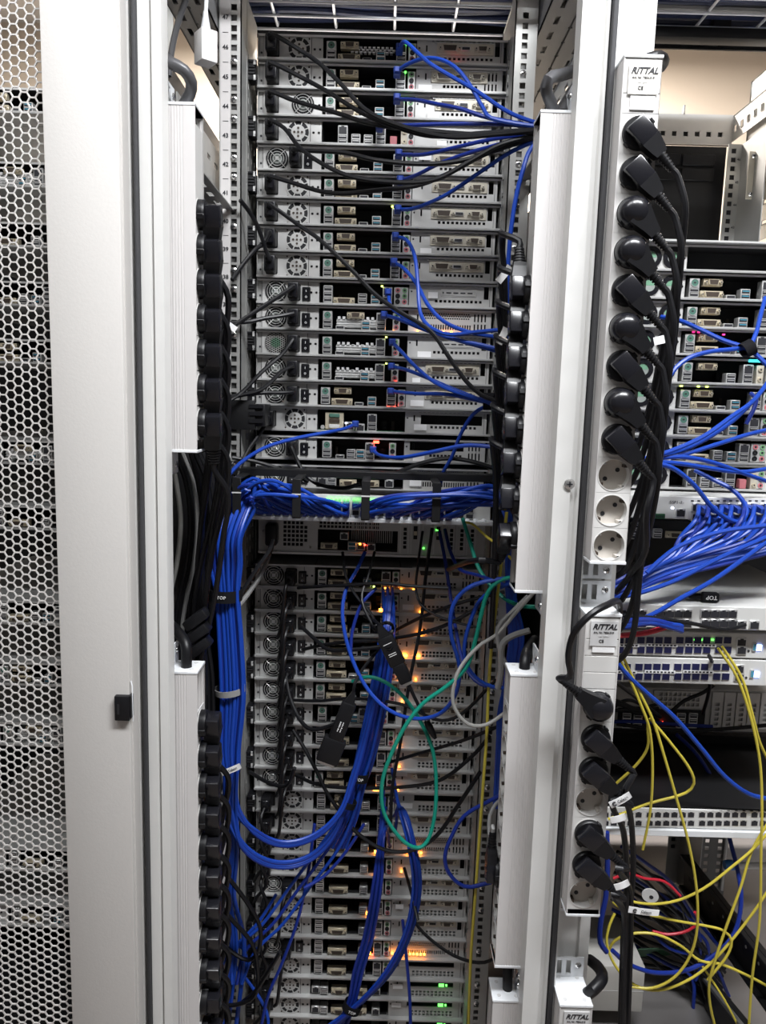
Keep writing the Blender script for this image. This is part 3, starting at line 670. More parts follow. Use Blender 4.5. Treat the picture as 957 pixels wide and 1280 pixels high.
def add_bracket(s, kind):
    if kind in ('b1', 'b1v', 'b1d', 'b1dv'):
        v = 'v' in kind; d = 'd' in kind
        o = obj('bracket_plate', cached('bracket_' + kind, lambda b: bracket(b, endvent=v, top=not d and not v, two=d, fine=False)), s)
        k = obj('card_bracket', cached('card_bracket', m_cardplate), o, (-.008 if v else 0, 0, .007 if d else 0))
        for n, key, fn, px in (('video_port', 'dvi_card', m_dvicard, 551), ('video_port', 'hdmi', m_hdmi, 570), ('video_port', 'vga_card', m_vgacard, 590)):
            obj(n, cached(key, fn), o, (RX(px) - (.008 if v else 0), -.002, RZ(20.3) + (.007 if d else 0)))
    elif kind == 'b2':
        o = obj('bracket_plate', cached('bracket_b1', lambda b: bracket(b)), s); obj('slot_cover', cached('slot_cover', m_slotplate), o)
    elif kind == 'b3':
        obj('bracket_plate', cached('bracket_b3', lambda b: bracket(b, top=False, bottom=False, endvent=True, fine=True)), s)
    elif kind == 'b4':
        obj('bracket_plate', cached('bracket_b4', lambda b: bracket(b, window=(RX(532), RX(610), RZ(13), RZ(25.5)))), s)
    elif kind == 'b5':
        obj('bracket_plate', cached('bracket_b5', lambda b: bracket(b, top=False, endvent=True, window=(RX(519), RX(588), RZ(16), RZ(28)))), s)
    elif kind == 'b6':
        obj('bracket_plate', cached('bracket_b6', lambda b: bracket(b, top=False, two=True, window=(RX(538), RX(603), RZ(18), RZ(27)))), s)
    elif kind == 'open':
        pass

def server(cx, z, Y, label, psu, io, br, sticker=None, leds=(), latch=False, group='rack servers in the middle rack', roll=0.0):
    s = thing('rack_server', label, 'server', (cx, Y, z), group)
    obj('chassis', cached('chassis', m_chassis), s)
    add_psu(s, psu); add_io(s, io); add_bracket(s, br)
    if latch:
        for sx in (-1, 1):
            obj('rail_latch', cached('rail_latch%d' % sx, lambda b: (m_latch(b), b.xform(Matrix.Scale(-sx, 4, (1, 0, 0))))), s, (sx * .2195, -.018, .022))
            obj('slide_rail', cached('slide_rail', m_rail), s, (sx * .218, -.05, .022))
    if sticker:
        px, py, w = sticker; p = P(px, py, Y - .004)
        obj('sticker', cached('sticker_%d' % w, lambda b: b.box(-w * .00071, w * .00071, -.0004, 0, -.0052, .0052, 'paper')), s, (p.x - cx, -.0042, p.z - z))
    for px, h, m in leds:
        sub('indicator_light', 'ledbar_' + m if m.endswith('+') else 'light_' + m, m_ledbar(m[:-1]) if m.endswith('+') else m_led(m), s, px, h, -.005)
    return s
# ------------------------------------------------------------------ middle rack: servers above the cable arm
CX = (P(322, 360, YS).x + P(620, 360, YS).x) / 2
Z0 = P(400, 79, YS).z
LOOK = {'A': 'punched fan ring beside its power socket', 'A2': 'wire fan guard right of its power socket', 'B': 'round wire fan guard at its left end', 'G': 'green honeycomb fan grille at its left end'}
ROWS = [  # psu, io, bracket, sticker(px, py, width), lights
    ('A', 'io1c', 'b1', None, [(499, 24, 'ledg'), (560, 2, 'ledr')]), ('A', 'io1', 'b1v', (531, 110, 16), [(499, 24, 'ledg')]), ('A2', 'io1', 'b1', (541, 144, 14), [(499, 24, 'ledg')]),
    ('A', 'io2', 'b2', (552, 180, 12), [(477, 27, 'ledp')]), ('B', 'io1', 'b1', (531, 196, 15), []), ('A', 'io1', 'b1', None, []), ('A', 'io1', 'b1', None, [(488, 27, 'ledy')]),
    ('A', 'io1o', 'b1', (532, 314, 14), []), ('A', 'io1o', 'b1', None, []), ('B', 'io9', 'b2', (541, 369, 12), [(478, 26, 'ledy')]), ('B', 'heat', 'b3', None, [(492, 1, 'ledo'), (524, 3, 'ledo'), (556, 3, 'ledo'), (566, 3, 'ledo'), (581, 3, 'ledo')]),
    ('G', 'heat', 'b2', (530, 443, 17), [(485, 27, 'ledy')]), ('B', 'heat', 'b1', (520, 476, 10), [(486, 26, 'ledy'), (499, 1.5, 'ledr')]), ('B', 'io1o', 'b1', (521, 504, 17), [(490, 1.5, 'ledr'), (499, 1.5, 'ledr')]),
    ('A', 'io14', 'b4', (525, 534, 16), [(437, 12, 'ledw'), (446, 12, 'ledy')])]
for k, (ps_, io_, br_, st_, ld_) in enumerate(ROWS):
    server(CX, Z0 - k * U, YS, '%s server in the middle rack, with a %s' % (ORD[k], LOOK[ps_]), ps_, io_, br_, st_, ld_, k % 2 == 1)
server(CX, Z0 - 15.16 * U, YS, 'last full server above the black cable bracket, red light on its network socket', 'B', 'io15', 'b5', (523, 573, 15), [(476, 26, 'ledr+')], False)
server(CX, Z0 - 16.34 * U, YS, 'server half hidden behind the black cable management bracket', 'B', 'wide', 'b3', (519, 604, 15), [], False)

# ------------------------------------------------------------------ white 48-port switch under the blue bundle
sw_x0, sw_x1 = P(297, 646, 1.30).x, P(612, 650, 1.30).x
sw_z = P(455, 651, 1.30).z
sw = thing('network_switch', 'white rack switch with two rows of blue plugs under the cable bundle', 'network switch', ((sw_x0 + sw_x1) / 2, 1.30, sw_z))
hw = (sw_x1 - sw_x0) / 2
b = MB(); b.bbox(-hw + .012, hw - .012, .012, .30, .001, .0435, 'blackmetal', .001, 1); b.bbox(-hw, hw, -.002, .012, 0.006, .0435, 'switch', .0006, 1); obj('case', b, sw)
b = MB(); b.bbox(-hw - .012, hw + .012, -.020, .004, 0, .007, 'pducap', .0008, 1)
for i in range(29): b.lathe([(.0046, 0), (.0040, .0026), (.002, .0038)], 10, 'pducap', (-hw + .03 + i * .0139, -.012, .007))
obj('front_ledge', b, sw)
SWP = []
for i in range(24):
    xx = -hw + .028 + i * .01415 + (i // 6) * .002
    for j in (0, 1):
        obj('network_port', cached('net_small', lambda q: (q.box(-.0066, .0066, -.0015, .006, -.0058, .0058, 'silver'), q.box(-.0054, .0054, -.0019, -.0014, -.0046, .0034, 'ink'))), sw, (xx, -.002, .0145 + j * .0125))
    SWP.append(sw.location.x + xx)
    if i in (1, 2) or 9 <= i <= 14: obj('indicator_light', cached('light_ledg', m_led('ledg')), sw, (xx - .003, -.004, .037))
    if 9 <= i <= 14: obj('indicator_light', cached('light_ledg', m_led('ledg')), sw, (xx + .003, -.004, .037))
for i in range(4): obj('fibre_port', cached('sfp', lambda q: (q.box(-.0068, .0068, -.006, .006, -.0045, .0045, 'silver'), q.box(-.0058, .0058, -.0065, -.006, -.0036, .0036, 'ink'))), sw, (hw - .052 + (i % 2) * .016, -.002, .014 + (i // 2) * .011))
text('ink_mark', '3EC BOX UP', .0055, 'ink', sw, (-hw + .012, -.0212, .0035), bold=.0001)

# ------------------------------------------------------------------ black cable management bracket over the switch
az = P(460, 594, 1.29).z
arm = thing('cable_bracket', 'black cable management bracket with hoops holding the blue bundle', 'cable bracket', (CX, 1.29, az))
ax0, ax1 = P(288, 594, 1.29).x - CX, P(632, 598, 1.29).x - CX
b = MB(); b.bbox(ax0, ax1, -.004, .004, -.006, .006, 'blackmetal', .001, 1); b.box(ax0, ax1, .004, .03, .003, .006, 'blackmetal'); obj('crossbar', b, arm)
b = MB(); b.bbox(ax0, ax0 + .03, .020, .024, -.045, .006, 'blackmetal', .001, 1); b.bbox(ax1 - .03, ax1, .020, .024, -.045, .006, 'blackmetal', .001, 1); b.box(ax0 + .006, ax0 + .012, .019, .0205, .0, .004, 'labelgrey'); obj('mounting_ear', b, arm)
for px in (308, 378, 459, 542, 617):
    hx = P(px, 596, 1.29).x - CX
    b = MB(); w = .0068
    b.bbox(hx - w, hx + w, -.085, 0, -.004, -.001, 'blackmetal', .0006, 1); b.bbox(hx - w, hx + w, -.088, -.085, -.062, -.001, 'blackmetal', .0006, 1); b.bbox(hx - w, hx + w, -.086, -.05, -.064, -.061, 'blackmetal', .0006, 1)
    b.box(hx - w - .0005, hx + w + .0005, -.0886, -.088, -.026, -.024, 'labelgrey')
    obj('hoop', b, arm)

# ------------------------------------------------------------------ two-unit chassis
cz0 = P(455, 694, 1.40).z; cz1 = P(455, 644, 1.40).z; c0, c1 = P(323, 670, 1.40).x, P(607, 680, 1.40).x
ch = thing('server_chassis', 'two-unit white server with a square-hole vent, under the white switch', 'server', ((c0 + c1) / 2, 1.40, cz0))
hw2 = (c1 - c0) / 2; CHH = cz1 - cz0
CXp = lambda px: P(px, 672, 1.40).x - ch.location.x
CZp = lambda py: P(455, py, 1.40).z - cz0
h = [(CXp(354 + i * 5.2), CXp(354 + i * 5.2 + 3.8), CZp(654 + j * 5.4 + 3.8), CZp(654 + j * 5.4)) for i in range(6) for j in range(6) if not (i == 5 and j in (0, 5))]
h += [(CXp(399 + i * 4.7), CXp(399 + i * 4.7 + 3.5), CZp(653 + j * 4.7 + 3.4), CZp(653 + j * 4.7)) for i in range(16) for j in range(2)]
io_ = (CXp(397), CXp(497), CZp(689), CZp(663)); h.append(io_)
for i, px in enumerate((501, 514, 531, 545, 559, 572, 585)):
    if px in (501, 559, 572, 585): h += [(CXp(px + 3), CXp(px + 7), CZp(658 + j * 5.6 + 4.2), CZp(658 + j * 5.6)) for j in range(5)]
b = MB(); b.plate(-hw2, hw2, .001, CHH, 0, .0015, h, 'psu'); b.box(-hw2, hw2, .0015, .45, 0, .001, 'chassis'); b.box(-hw2, hw2, .0015, .45, CHH - .001, CHH, 'chassis')
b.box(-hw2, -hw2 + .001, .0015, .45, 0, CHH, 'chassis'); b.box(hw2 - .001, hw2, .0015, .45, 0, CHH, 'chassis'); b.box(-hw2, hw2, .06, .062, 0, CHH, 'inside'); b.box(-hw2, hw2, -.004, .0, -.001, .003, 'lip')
for px, py in ((389, 649), (388, 686), (329, 667), (345, 692), (420, 693)): screw_mb(b, CXp(px), CZp(py), -.0005, .0022, 'labelgrey')
obj('chassis', b, ch)
inl = obj('power_inlet', cached('power_inlet', m_inlet_v), ch, (CXp(341), 0, CZp(669)))
for n, key, fn, px, py in (('video_port', 'vga', m_vga, 411, 684), ('network_port', 'net_b', m_net, 430, 671), ('network_port', 'net', m_net, 451, 683), ('network_port', 'net', m_net, 464, 684), ('usb_port', 'usb_pair', m_usbpairg, 440, 683)):
    obj(n, cached(key, fn), ch, (CXp(px), .004, CZp(py)))
b = MB()
for i in range(20): b.box(CXp(438 + i * 2.7), CXp(438 + i * 2.7 + 1.1), .03, .055, CZp(682), CZp(650), 'labelgrey')
obj('heat_sink', b, ch)
for i, px in enumerate((499, 512.5, 527, 541, 555.5, 569, 582.5)):
    bb = MB(); w = .0085; x0_ = CXp(px + 6.3)
    bb.box(x0_ - w, x0_ - w + .002, -.0022, -.0002, CZp(690), CZp(655), 'lip'); bb.box(x0_ + w - .002, x0_ + w, -.0022, -.0002, CZp(690), CZp(655), 'lip')
    bb.box(x0_ - w, x0_ + w, -.0022, -.0002, CZp(655), CZp(652.5), 'lip')
    if px in (512.5, 541): bb.box(x0_ - .0035, x0_ + .0035, -.003, -.0004, CZp(672), CZp(656), 'inside'); bb.box(x0_ - .003, x0_ + .003, -.004, -.0004, CZp(667), CZp(662), 'gold')
    obj('slot_bracket', bb, ch)
obj('indicator_light', cached('light_ledg', m_led('ledg')), ch, (CXp(529.5), -.002, CZp(683)))
obj('indicator_light', cached('light_ledg', m_led('ledg')), ch, (CXp(545.5), -.002, CZp(660)))
obj('indicator_light', cached('light_ledo', m_led('ledo')), ch, (CXp(450), -.002, CZp(680)))
obj('indicator_light', cached('light_ledr', m_led('ledr')), ch, (CXp(456), -.002, CZp(681)))

# ------------------------------------------------------------------ middle rack: servers below the white chassis
LOW = [(20, 'B', 'io1', 'b1dv', None, [(478, 4, 'ledy'), (494, 1, 'ledo+'), (514, 1, 'ledo'), (530, 1, 'ledo')]), (21, 'B', 'io1', 'b1d', (510, 759, 15), [(489, 4, 'ledo+'), (540, 3, 'ledo')]), (22, 'B', 'io1', 'b1d', None, [(541, 5, 'ledo+')]),
       (23, 'B', 'io1', 'b1dv', None, [(521, 5, 'ledo+'), (538, 5, 'ledo+')]), (24, 'B', 'io1', 'b1dv', None, [(488, 3, 'ledo+'), (519, 4, 'ledo+'), (537, 4, 'ledo')]), (25, 'B', 'io1', 'b1d', (503, 857, 9), [(520, 4, 'ledo')]),
       (26, 'B', 'io15', 'b1d', (498, 887, 6), []), (27, 'B', 'low', 'b1d', None, [(519, 5, 'ledo')]), (28, 'B', 'low', 'b1d', None, [(519, 5, 'ledo')]), (29, 'B', 'io1', 'b1d', (502, 967, 15), [(488, 3, 'ledo+'), (518, 4, 'ledo')]),
       (30, 'A', 'low', 'b6', (507, 1007, 18), []), (31, 'A', 'low', 'b1d', (498, 1024, 15), []), (32, 'A', 'low', 'b3', (506, 1061, 8), [(489, 5, 'ledo+')] + [(530 + i * 5, 5, 'ledo') for i in range(5)]),
       (33, 'A', 'low', 'b1d', None, [(489, 3, 'ledo+'), (524, 8, 'ledo')]), (34, 'B', 'low', 'b1d', (517, 1109, 8), []), (35, 'A', 'low', 'b1d', (499, 1133, 11), [(480, 6, 'ledo+'), (486, 6, 'ledo+')]), (36, 'A', 'low', 'b1d', None, [(488, 6, 'ledo')]),
       (37, 'B', 'low', 'b3', None, [(481, 7, 'ledo+'), (487, 5, 'ledr')] + [(515 + i * 5, 8, 'ledo') for i in range(10)]), (38, 'A', 'low', 'b6', (504, 1205, 11), []), (39, 'A', 'wide', 'b6', (497, 1233, 14), [(586, 24, 'ledg+'), (593, 24, 'ledg')]),
       (40, 'A', 'wide', 'b6', (495, 1256, 13), [(586, 24, 'ledg+'), (593, 24, 'ledg')]), (41, 'A', 'wide', 'b6', None, [(586, 24, 'ledg+'), (593, 24, 'ledg')])]
SUFF = {'ledo+': 0}
for j, (k, ps_, io_, br_, st_, ld_) in enumerate(LOW):
    lab = '%s server below the two-unit white chassis, %s' % (ORD[j] if j else 'first', {'A': 'punched fan ring', 'B': 'wire fan guard at left'}[ps_])
    if ld_: lab += ', %s lights' % ('green' if 'ledg' in ld_[0][2] else 'orange')
    if len(lab.split()) > 16: lab = lab.replace(' at left', '')
    server(CX + (.004 if k >= 30 else 0), Z0 - (k + .53) * U, YS, lab, ps_, io_, br_, st_, ld_, k % 2 == 0)

# ------------------------------------------------------------------ right rack
YR, CXR = 1.30, P(925, 450, 1.30).x
ZR = [P(905, y, YR).z for y in (341.5, 376.5, 412, 445.5, 481, 514.6, 546.5, 579, 612)]
rr = thing('server_rack', 'right-hand rack with an empty top bay, a punched crossbeam and black blanking panel', 'rack', (CXR, YR, 0))
RL = lambda px, py, Y: P(px, py, Y) - Vector((CXR, YR, 0))
Yb = 1.78
a, c = RL(790, 178, Yb), RL(905, 153, Yb)
b = MB(); n = 13; zb = a.z
b.plate(a.x - .15, c.x + .02, zb, zb + .062, Yb - YR, .003, [(c.x - .012 - i * .025, c.x - .012 - i * .025 + .010, zb + .016, zb + .026) for i in range(n)], 'frame')
b.bbox(a.x - .15, c.x + .022, Yb - YR + .003, Yb - YR + .05, zb + .052, zb + .064, 'frame', .003); b.box(a.x - .15, c.x + .02, Yb - YR + .01, Yb - YR + .012, zb, zb + .06, 'rail')
b.box(c.x - .09, c.x - .087, Yb - YR, Yb - YR + .01, zb + .06, zb + .08, 'rail'); obj('top_crossbeam', b, rr)
q0, q1 = RL(800, 312, 1.70), RL(908, 184, 1.70)
b = MB(); b.box(q0.x - .2, q1.x, 1.70 - YR, 1.705 - YR, q0.z - .05, q1.z, 'blackmetal')
for i in range(4):
    b.bbox(q1.x - .02 - .072 * (i + 1), q1.x - .02 - .072 * i - .004, 1.694 - YR, 1.70 - YR, q1.z - .040, q1.z - .016, 'black', .0015, 1)
    b.bbox(q1.x - .02 - .072 * (i + 1), q1.x - .02 - .072 * i - .004, 1.694 - YR, 1.70 - YR, q1.z - .070, q1.z - .044, 'black', .0015, 1)
obj('blanking_and_void', b, rr)
p0, p1 = RL(907, 250, 1.66), RL(926, 250, 1.66)
zt, zl = RL(915, 180, 1.66).z, RL(915, 330, 1.66).z
b = MB(); b.plate(p0.x - .004, p0.x + .024, zl - 1.4, zt, 1.66 - YR, .002, [(p0.x + .003, p0.x + .0125, zt - .018 - i * .0172, zt - .0085 - i * .0172) for i in range(90)], 'steel')
b.box(p0.x + .024, p0.x + .026, 1.55 - YR, 1.70 - YR, zl - 1.4, zt, 'steel'); b.box(p0.x - .002, p0.x + .018, 1.664 - YR, 1.666 - YR, zl - 1.4, zt, 'inside')
obj('far_post', b, rr)
for i in range(9): text('numeral', str(46 - i), .007, 'ink', rr, (p0.x + .0185, 1.66 - YR - .001, zt - .03 - i * U), bold=.0001)
# punched depth panel at the far right, with a copper-coloured cover plate
holes = [(0.02 + i * .05, .045 + i * .05, z, z + .007) for i in range(6) for z in (.03, .07, .11, .15, .19, .23, .27)] + [(0.05 + i * .05, .058 + i * .05, z, z + .007) for i in range(6) for z in (.03, .07, .11, .15, .19, .23, .27)]
e0 = RL(905, 250, 1.78)
b = MB(); b.plate(0, .40, 0, .34, 0, .002, holes, 'steel'); b.xform(Matrix.Translation((e0.x + .012, 1.32 - YR, RL(930, 306, 1.66).z)) @ Matrix.Rotation(pi / 2, 4, 'Z')); obj('punched_side_panel', b, rr)
b = MB(); b.bbox(-.03, .03, -.003, 0, -.045, .045, 'cream', .001, 1)
for sx in (-1, 1):
    for sz in (-1, 1): screw_mb(b, sx * .021, sz * .036, -.003, .0045)
obj('joint_plate', b, rr, tuple(RL(952, 220, 1.60)))
b = MB(); b.plate(0, .5, 0, .055, 0, .002, [(i * .03 + .01, i * .03 + .02, .018, .032) for i in range(16)], 'frame'); b.xform(Matrix.Translation((c.x + .02, 1.30 - YR, zb + .005)) @ Matrix.Rotation(pi / 2, 4, 'Z')); obj('top_side_beam', b, rr)
RLAB = 'server in the right-hand rack beside the socket strip'
RR = [('R', None, 'open', 'empty-backed'), ('R', 'io1', 'b1', ''), ('R', 'io1', 'b1', ''), ('R', 'io1', 'b1', 'pink-lit'), ('R', 'io6', 'b1', 'cyan-lit'), ('R', 'io1', 'b1', 'yellow-lit'), ('R', 'io1', 'b1', ''), ('R', 'io9', 'b1', ''), ('R', 'io2', 'b1', '')]
RLED = [[], [], [], [(419, 28, 'ledp'), (448, 26, 'ledp'), (413, 28, 'ledp')], [(484, 30, 'ledc+'), (490, 30, 'ledc+')], [(404, 30, 'ledy'), (424, 30, 'ledy'), (434, 30, 'ledy')], [], [], []]
for k, (ps_, io_, br_, adj) in enumerate(RR):
    server(CXR, ZR[k], YR, ('%s %sserver in the right-hand rack, with black ring fans' % (ORD[k], adj + ' ' if adj else '')), ps_, io_, br_, None, RLED[k], False, 'servers in the right-hand rack')
b = MB(); b.box(-.21, .21, -.02, .4, ZR[0] + .044, ZR[0] + .047, 'lip'); obj('shelf_plate', b, rr)
def face_thing(name, label, cat, px0, px1, py0, py1, Y, depth, m, ymid=None):
    """a rack device whose face spans these pixels at distance Y"""
    xa, xb = P(px0, (py0 + py1) / 2, Y).x, P(px1, (py0 + py1) / 2, Y).x
    pm = (px0 + px1) / 2
    za, zb = P(pm, py1, Y).z, P(pm, py0, Y).z
    t = thing(name, label, cat, ((xa + xb) / 2, Y, za))
    b = MB(); b.bbox(-(xb - xa) / 2, (xb - xa) / 2, 0, depth, 0, zb - za, m, .0012, 1); obj('case', b, t)
    t['w'] = xb - xa; t['h'] = zb - za
    return t, lambda px, py: (P(px, py, Y).x - t.location.x, 0, P(px, py, Y).z - za)
# white switch with console port
t, L = face_thing('network_switch', 'white rack switch with a crowd of blue plugs, in the right-hand rack', 'network switch', 742, 1075, 622, 650.5, 1.22, .3, 'switch')
WSW, WL = t, L
for i in range(9):
    for j in (0, 1):
        p = L(870 + i * 12.2 + (i // 2) * 4, 634 + j * 12); obj('network_port', cached('net', m_net), t, (p[0], .002, p[2]))
p = L(850, 641); obj('console_port', cached('net', m_net), t, (p[0], .002, p[2]))
p = L(823, 645); obj('terminal_block', cached('terminal', lambda b: (b.bbox(-.009, .009, -.004, .003, -.004, .004, 'pcbg', .0006, 1), [b.box(-.008 + i * .003, -.0065 + i * .003, -.0045, -.003, -.002, .001, 'ink') for i in range(6)])), t, p)['label'] = 'green terminal block'
text('ink_mark', ':5SP1-:I:-', .007, 'ink', t, (L(845, 628)[0], -.001, L(845, 628)[2]))
for i in range(12):
    p = L(865 + i * 8, 626); obj('indicator_window', cached('indwin', lambda b: b.box(-.0022, .0022, -.0006, .001, -.001, .001, 'ink')), t, p)
p = L(840, 635); obj('indicator_light', cached('light_ledw', m_led('ledw')), t, p)
t, L = face_thing('server_chassis', 'dark server with a video socket, just below the white switch at right', 'server', 742, 1060, 652, 675, 1.32, .3, 'blackmetal')
for n, k_, f_, px, py in (('port_block', 'tall_block', m_tallblock, 793, 663), ('video_port', 'vga', m_vga, 842, 668), ('usb_port', 'usb_pair_g', m_usbpairg, 820, 666)):
    p = L(px, py); obj(n, cached(k_, f_), t, (p[0], -.002, p[2]))
b = MB(); w = .05
for i in range(9): b.box(.0 + i * .024 + .02, .018 + i * .024 + .02, -.004, 0, 0, t['h'], 'psu'); [b.box(.005 + i * .024 + .02, .013 + i * .024 + .02, -.005, -.003, .004 + j * .006, .008 + j * .006, 'inside') for j in range(4)]
obj('slot_bracket', b, t)
# slide-out switch with visible lid
t, L = face_thing('network_switch', 'deep white switch with a row of open network sockets and a velcro tie on top', 'network switch', 742, 1060, 758, 787, 1.14, .33, 'switch')
for g in range(3):
    for i in range(4):
        for j in (0, 1):
            p = L(776 + g * 56.5 + i * 11.2 - 8, 767 + j * 12); obj('network_port', cached('net', m_net), t, (p[0], .002, p[2]))
for px in (926, 942): p = L(px, 781); obj('network_port', cached('net', m_net), t, (p[0], .002, p[2]))
for i in range(8): b = MB(); b.bbox(-.014, .014, -.0015, .0015, 0, .0015, 'paper', .0005, 1); p = L(785 + i * 24, 758); obj('lid_mark', cached('lid_mark', lambda q: q.bbox(-.014, .014, -.0015, .0015, -.0004, .0012, 'lip', .0004, 1)), t, (p[0], .10, t['h']))
DSW, DL = t, L
for idx, (y0, y1) in enumerate(((791, 822), (824, 856))):
    t, L = face_thing('network_switch', '%s of two fibre switches with blue-lit display, right-hand rack' % ('upper', 'lower')[idx], 'network switch', 742 - idx * 2, 1058 - idx * 4, y0, y1, 1.16, .3, 'switch')
    m0 = (y0 + y1) / 2 - 1
    for g in range(4):
        for i in range(4):
            for j in (0, 1):
                px = (764 + g * 48.5 + i * 11.2 - 12) - idx * 2.5
                if g == 3 and i > 1: continue
                p = L(px, m0 - 5.5 + j * 12); obj('fibre_port', cached('fibreport', lambda q: (q.box(-.0062, .0062, -.001, .003, -.0058, .0058, 'silver'), q.box(-.0056, .0056, -.0016, -.0009, -.0052, .0052, 'portnavy'))), t, p)
        p = L(781 + g * 48 - idx * 3 - 2, m0 + .5)
        if g < 3: obj('number_strip', cached('number_strip', lambda q: (q.box(-.024, .024, -.0022, -.0014, -.0024, .0024, 'paper'), [q.box(-.022 + i * .0057, -.0185 + i * .0057, -.0025, -.0021, -.0012, .0012, 'ink') for i in range(8)])), t, p)
    for px, py in ((926 - idx * 3, m0 - 3), (926 - idx * 3, m0 + 7)): p = L(px, py); obj('network_port', cached('net', m_net), t, (p[0], .002, p[2]))
    p = L(948 - idx * 3, m0 + 4); obj('indicator_light', cached('blue_screen', lambda q: q.box(-.004, .004, -.0015, .001, -.0045, .0045, 'ledb')), t, p)['label'] = 'glowing blue display'
    p = L(942 - idx * 3, m0 + 3); obj('usb_socket', cached('usb_v', lambda q: (q.box(-.003, .003, -.002, .002, -.0065, .0065, 'silver'), q.box(-.002, .002, -.0024, -.0018, -.005, .005, 'usbblue'))), t, p)
    p = L(935 - idx * 3, m0 + 8); obj('reset_button', cached('reset_button', lambda q: q.disc(0, 0, .0018, -.001, .001, 12, 'ink')), t, p)
    if idx == 0:
        for px in (868, 876, 884, 890): p = L(px, m0 - 6); obj('indicator_light', cached('light_ledg', m_led('ledg')), t, p)
# dark two-unit server
t, L = face_thing('server_chassis', 'shaded two-unit server with square-hole vents, below the fibre switches', 'server', 742, 1055, 862, 914, 1.36, .3, 'chassis')
hh, ww = t['h'], t['w'] / 2
b = MB(); px0 = L(822, 880)[0]; b.plate(L(815, 880)[0], L(882, 880)[0], hh * .55, hh * .95, -.004, .003, [(px0 + i * .0085, px0 + i * .0085 + .0062, hh * .6 + j * .0095, hh * .6 + j * .0095 + .007) for i in range(9) for j in range(3)], 'psu'); obj('vent_panel', b, t)
for i in range(8):
    xx = L(888, 885)[0] + i * .0225
    b = MB(); b.plate(xx, xx + .020, hh * .1, hh * .95, -.004, .003, [(xx + .006, xx + .014, hh * .16 + j * .0095, hh * .16 + j * .0095 + .006) for j in range(5)], 'psu'); obj('slot_bracket', b, t)
b = MB(); b.box(L(772, 890)[0], L(882, 880)[0], -.001, .001, hh * .06, hh * .5, 'inside'); obj('port_recess', b, t)
for px in (782, 796, 850, 865): p = L(px, 900); obj('port_block', cached('tall_block', m_tallblock), t, p)
p = L(827, 902); obj('indicator_light', cached('light_ledr', m_led('ledr')), t, (p[0], -.004, p[2]))
# black sheet painting the shelf void's shade, 48 socket switch under it
t, L = face_thing('blanking_and_void', 'broad black sheet in place of the shaded void above the grey 48-socket switch', 'panel', 742, 1045, 920, 1010, 1.42, .02, 'blackmetal')
t, L = face_thing('network_switch', 'grey switch with long rows of open network sockets near the lower right', 'network switch', 735, 1040, 1012, 1036, 1.17, .3, 'blackmetal')
b = MB(); b.bbox(-t['w'] / 2, t['w'] / 2, -.001, .006, 0, t['h'], 'switch', .001, 1); obj('front_panel', b, t)
for i in range(27):
    px = 746 + i * 10.3 + (i // 6) * 3.6
    for j in (0, 1):
        p = L(px, 1019 + j * 10.5 - 1); obj('network_port', cached('net_small2', lambda q: (q.box(-.0058, .0058, -.0012, .004, -.0054, .0054, 'silver'), q.box(-.0048, .0048, -.0016, -.0011, -.0042, .0034, 'ink'), q.box(-.0022, .0022, -.0016, -.0011, .0034, .0046, 'ink'))), t, p)
b = MB(); b.bbox(-t['w'] / 2, t['w'] / 2, -.006, .004, -.012, -.001, 'pducap', .0008, 1); obj('front_ledge', b, t)
for i in range(30): p = L(745 + i * 9.7, 1013.5); obj('indicator_window', cached('indwin', None), t, (p[0], -.0004, p[2]))
# lower part of the right rack: steel base sheet, rails, pale box
t = thing('shelf_tray', 'bare steel shelf sheet at the bottom of the right-hand rack', 'shelf', (.62, 1.5, P(870, 1170, 1.5).z))
b = MB(); b.bbox(-.34, .62, -.40, .44, -.004, 0, 'shelfsteel', .001, 1); obj('sheet', b, t); b = MB(); b.bbox(-.34, .62, -.404, -.40, -.03, 0, 'shelfsteel', .001, 1); obj('front_fold', b, t)
t = thing('rack_rail', 'black steel slide rail slanting down at the lower right corner', 'rail', tuple(P(858, 1085, 1.55)))
d = P(957, 1215, 1.18) - P(858, 1085, 1.55); ang = d.to_track_quat('X', 'Z').to_euler()
b = MB(); b.bbox(0, .62, -.006, .006, -.045, .03, 'blackmetal', .001, 1); b.bbox(0, .62, -.016, -.006, .022, .03, 'blackmetal', .001, 1); b.bbox(0, .62, -.016, -.006, -.045, -.037, 'blackmetal', .001, 1)
for i in range(12): b.box(.03 + i * .05, .05 + i * .05, -.0066, -.006, -.012, -.004, 'inside'); b.disc(.06 + i * .05, .006, .003, -.007, -.006, 8, 'labelgrey')
o = obj('rail_profile', b, t); o.rotation_euler = ang
t = thing('rack_rail', 'black slide rail lying beneath the yellow fibre loops', 'rail', tuple(P(862, 1205, 1.40)))
d = P(930, 1290, 1.15) - P(862, 1205, 1.40); b = MB(); b.bbox(0, .5, -.006, .006, -.04, .02, 'blackmetal', .001, 1); b.bbox(0, .5, -.014, -.006, .013, .02, 'rail', .001, 1); o = obj('rail_profile', b, t); o.rotation_euler = d.to_track_quat('X', 'Z').to_euler()
t = thing('rack_post', 'punched dark steel post standing below the grey 48-socket switch', 'post', tuple(P(888, 1110, 1.62)))
b = MB(); b.plate(-.03, .03, -.35, .22, 0, .003, [(x_ - .005, x_ + .005, -.34 + i * .018, -.33 + i * .018) for x_ in (-.017, .012) for i in range(30)], 'rail'); b.tube([(.022, -.006, .2), (.022, -.006, .0)], .004, 8, 'silver'); obj('post_profile', b, t)
t = thing('pale_box', 'pale grey box with a folded front edge behind the lowest socket strip', 'box', tuple(P(768, 1225, 1.25)))
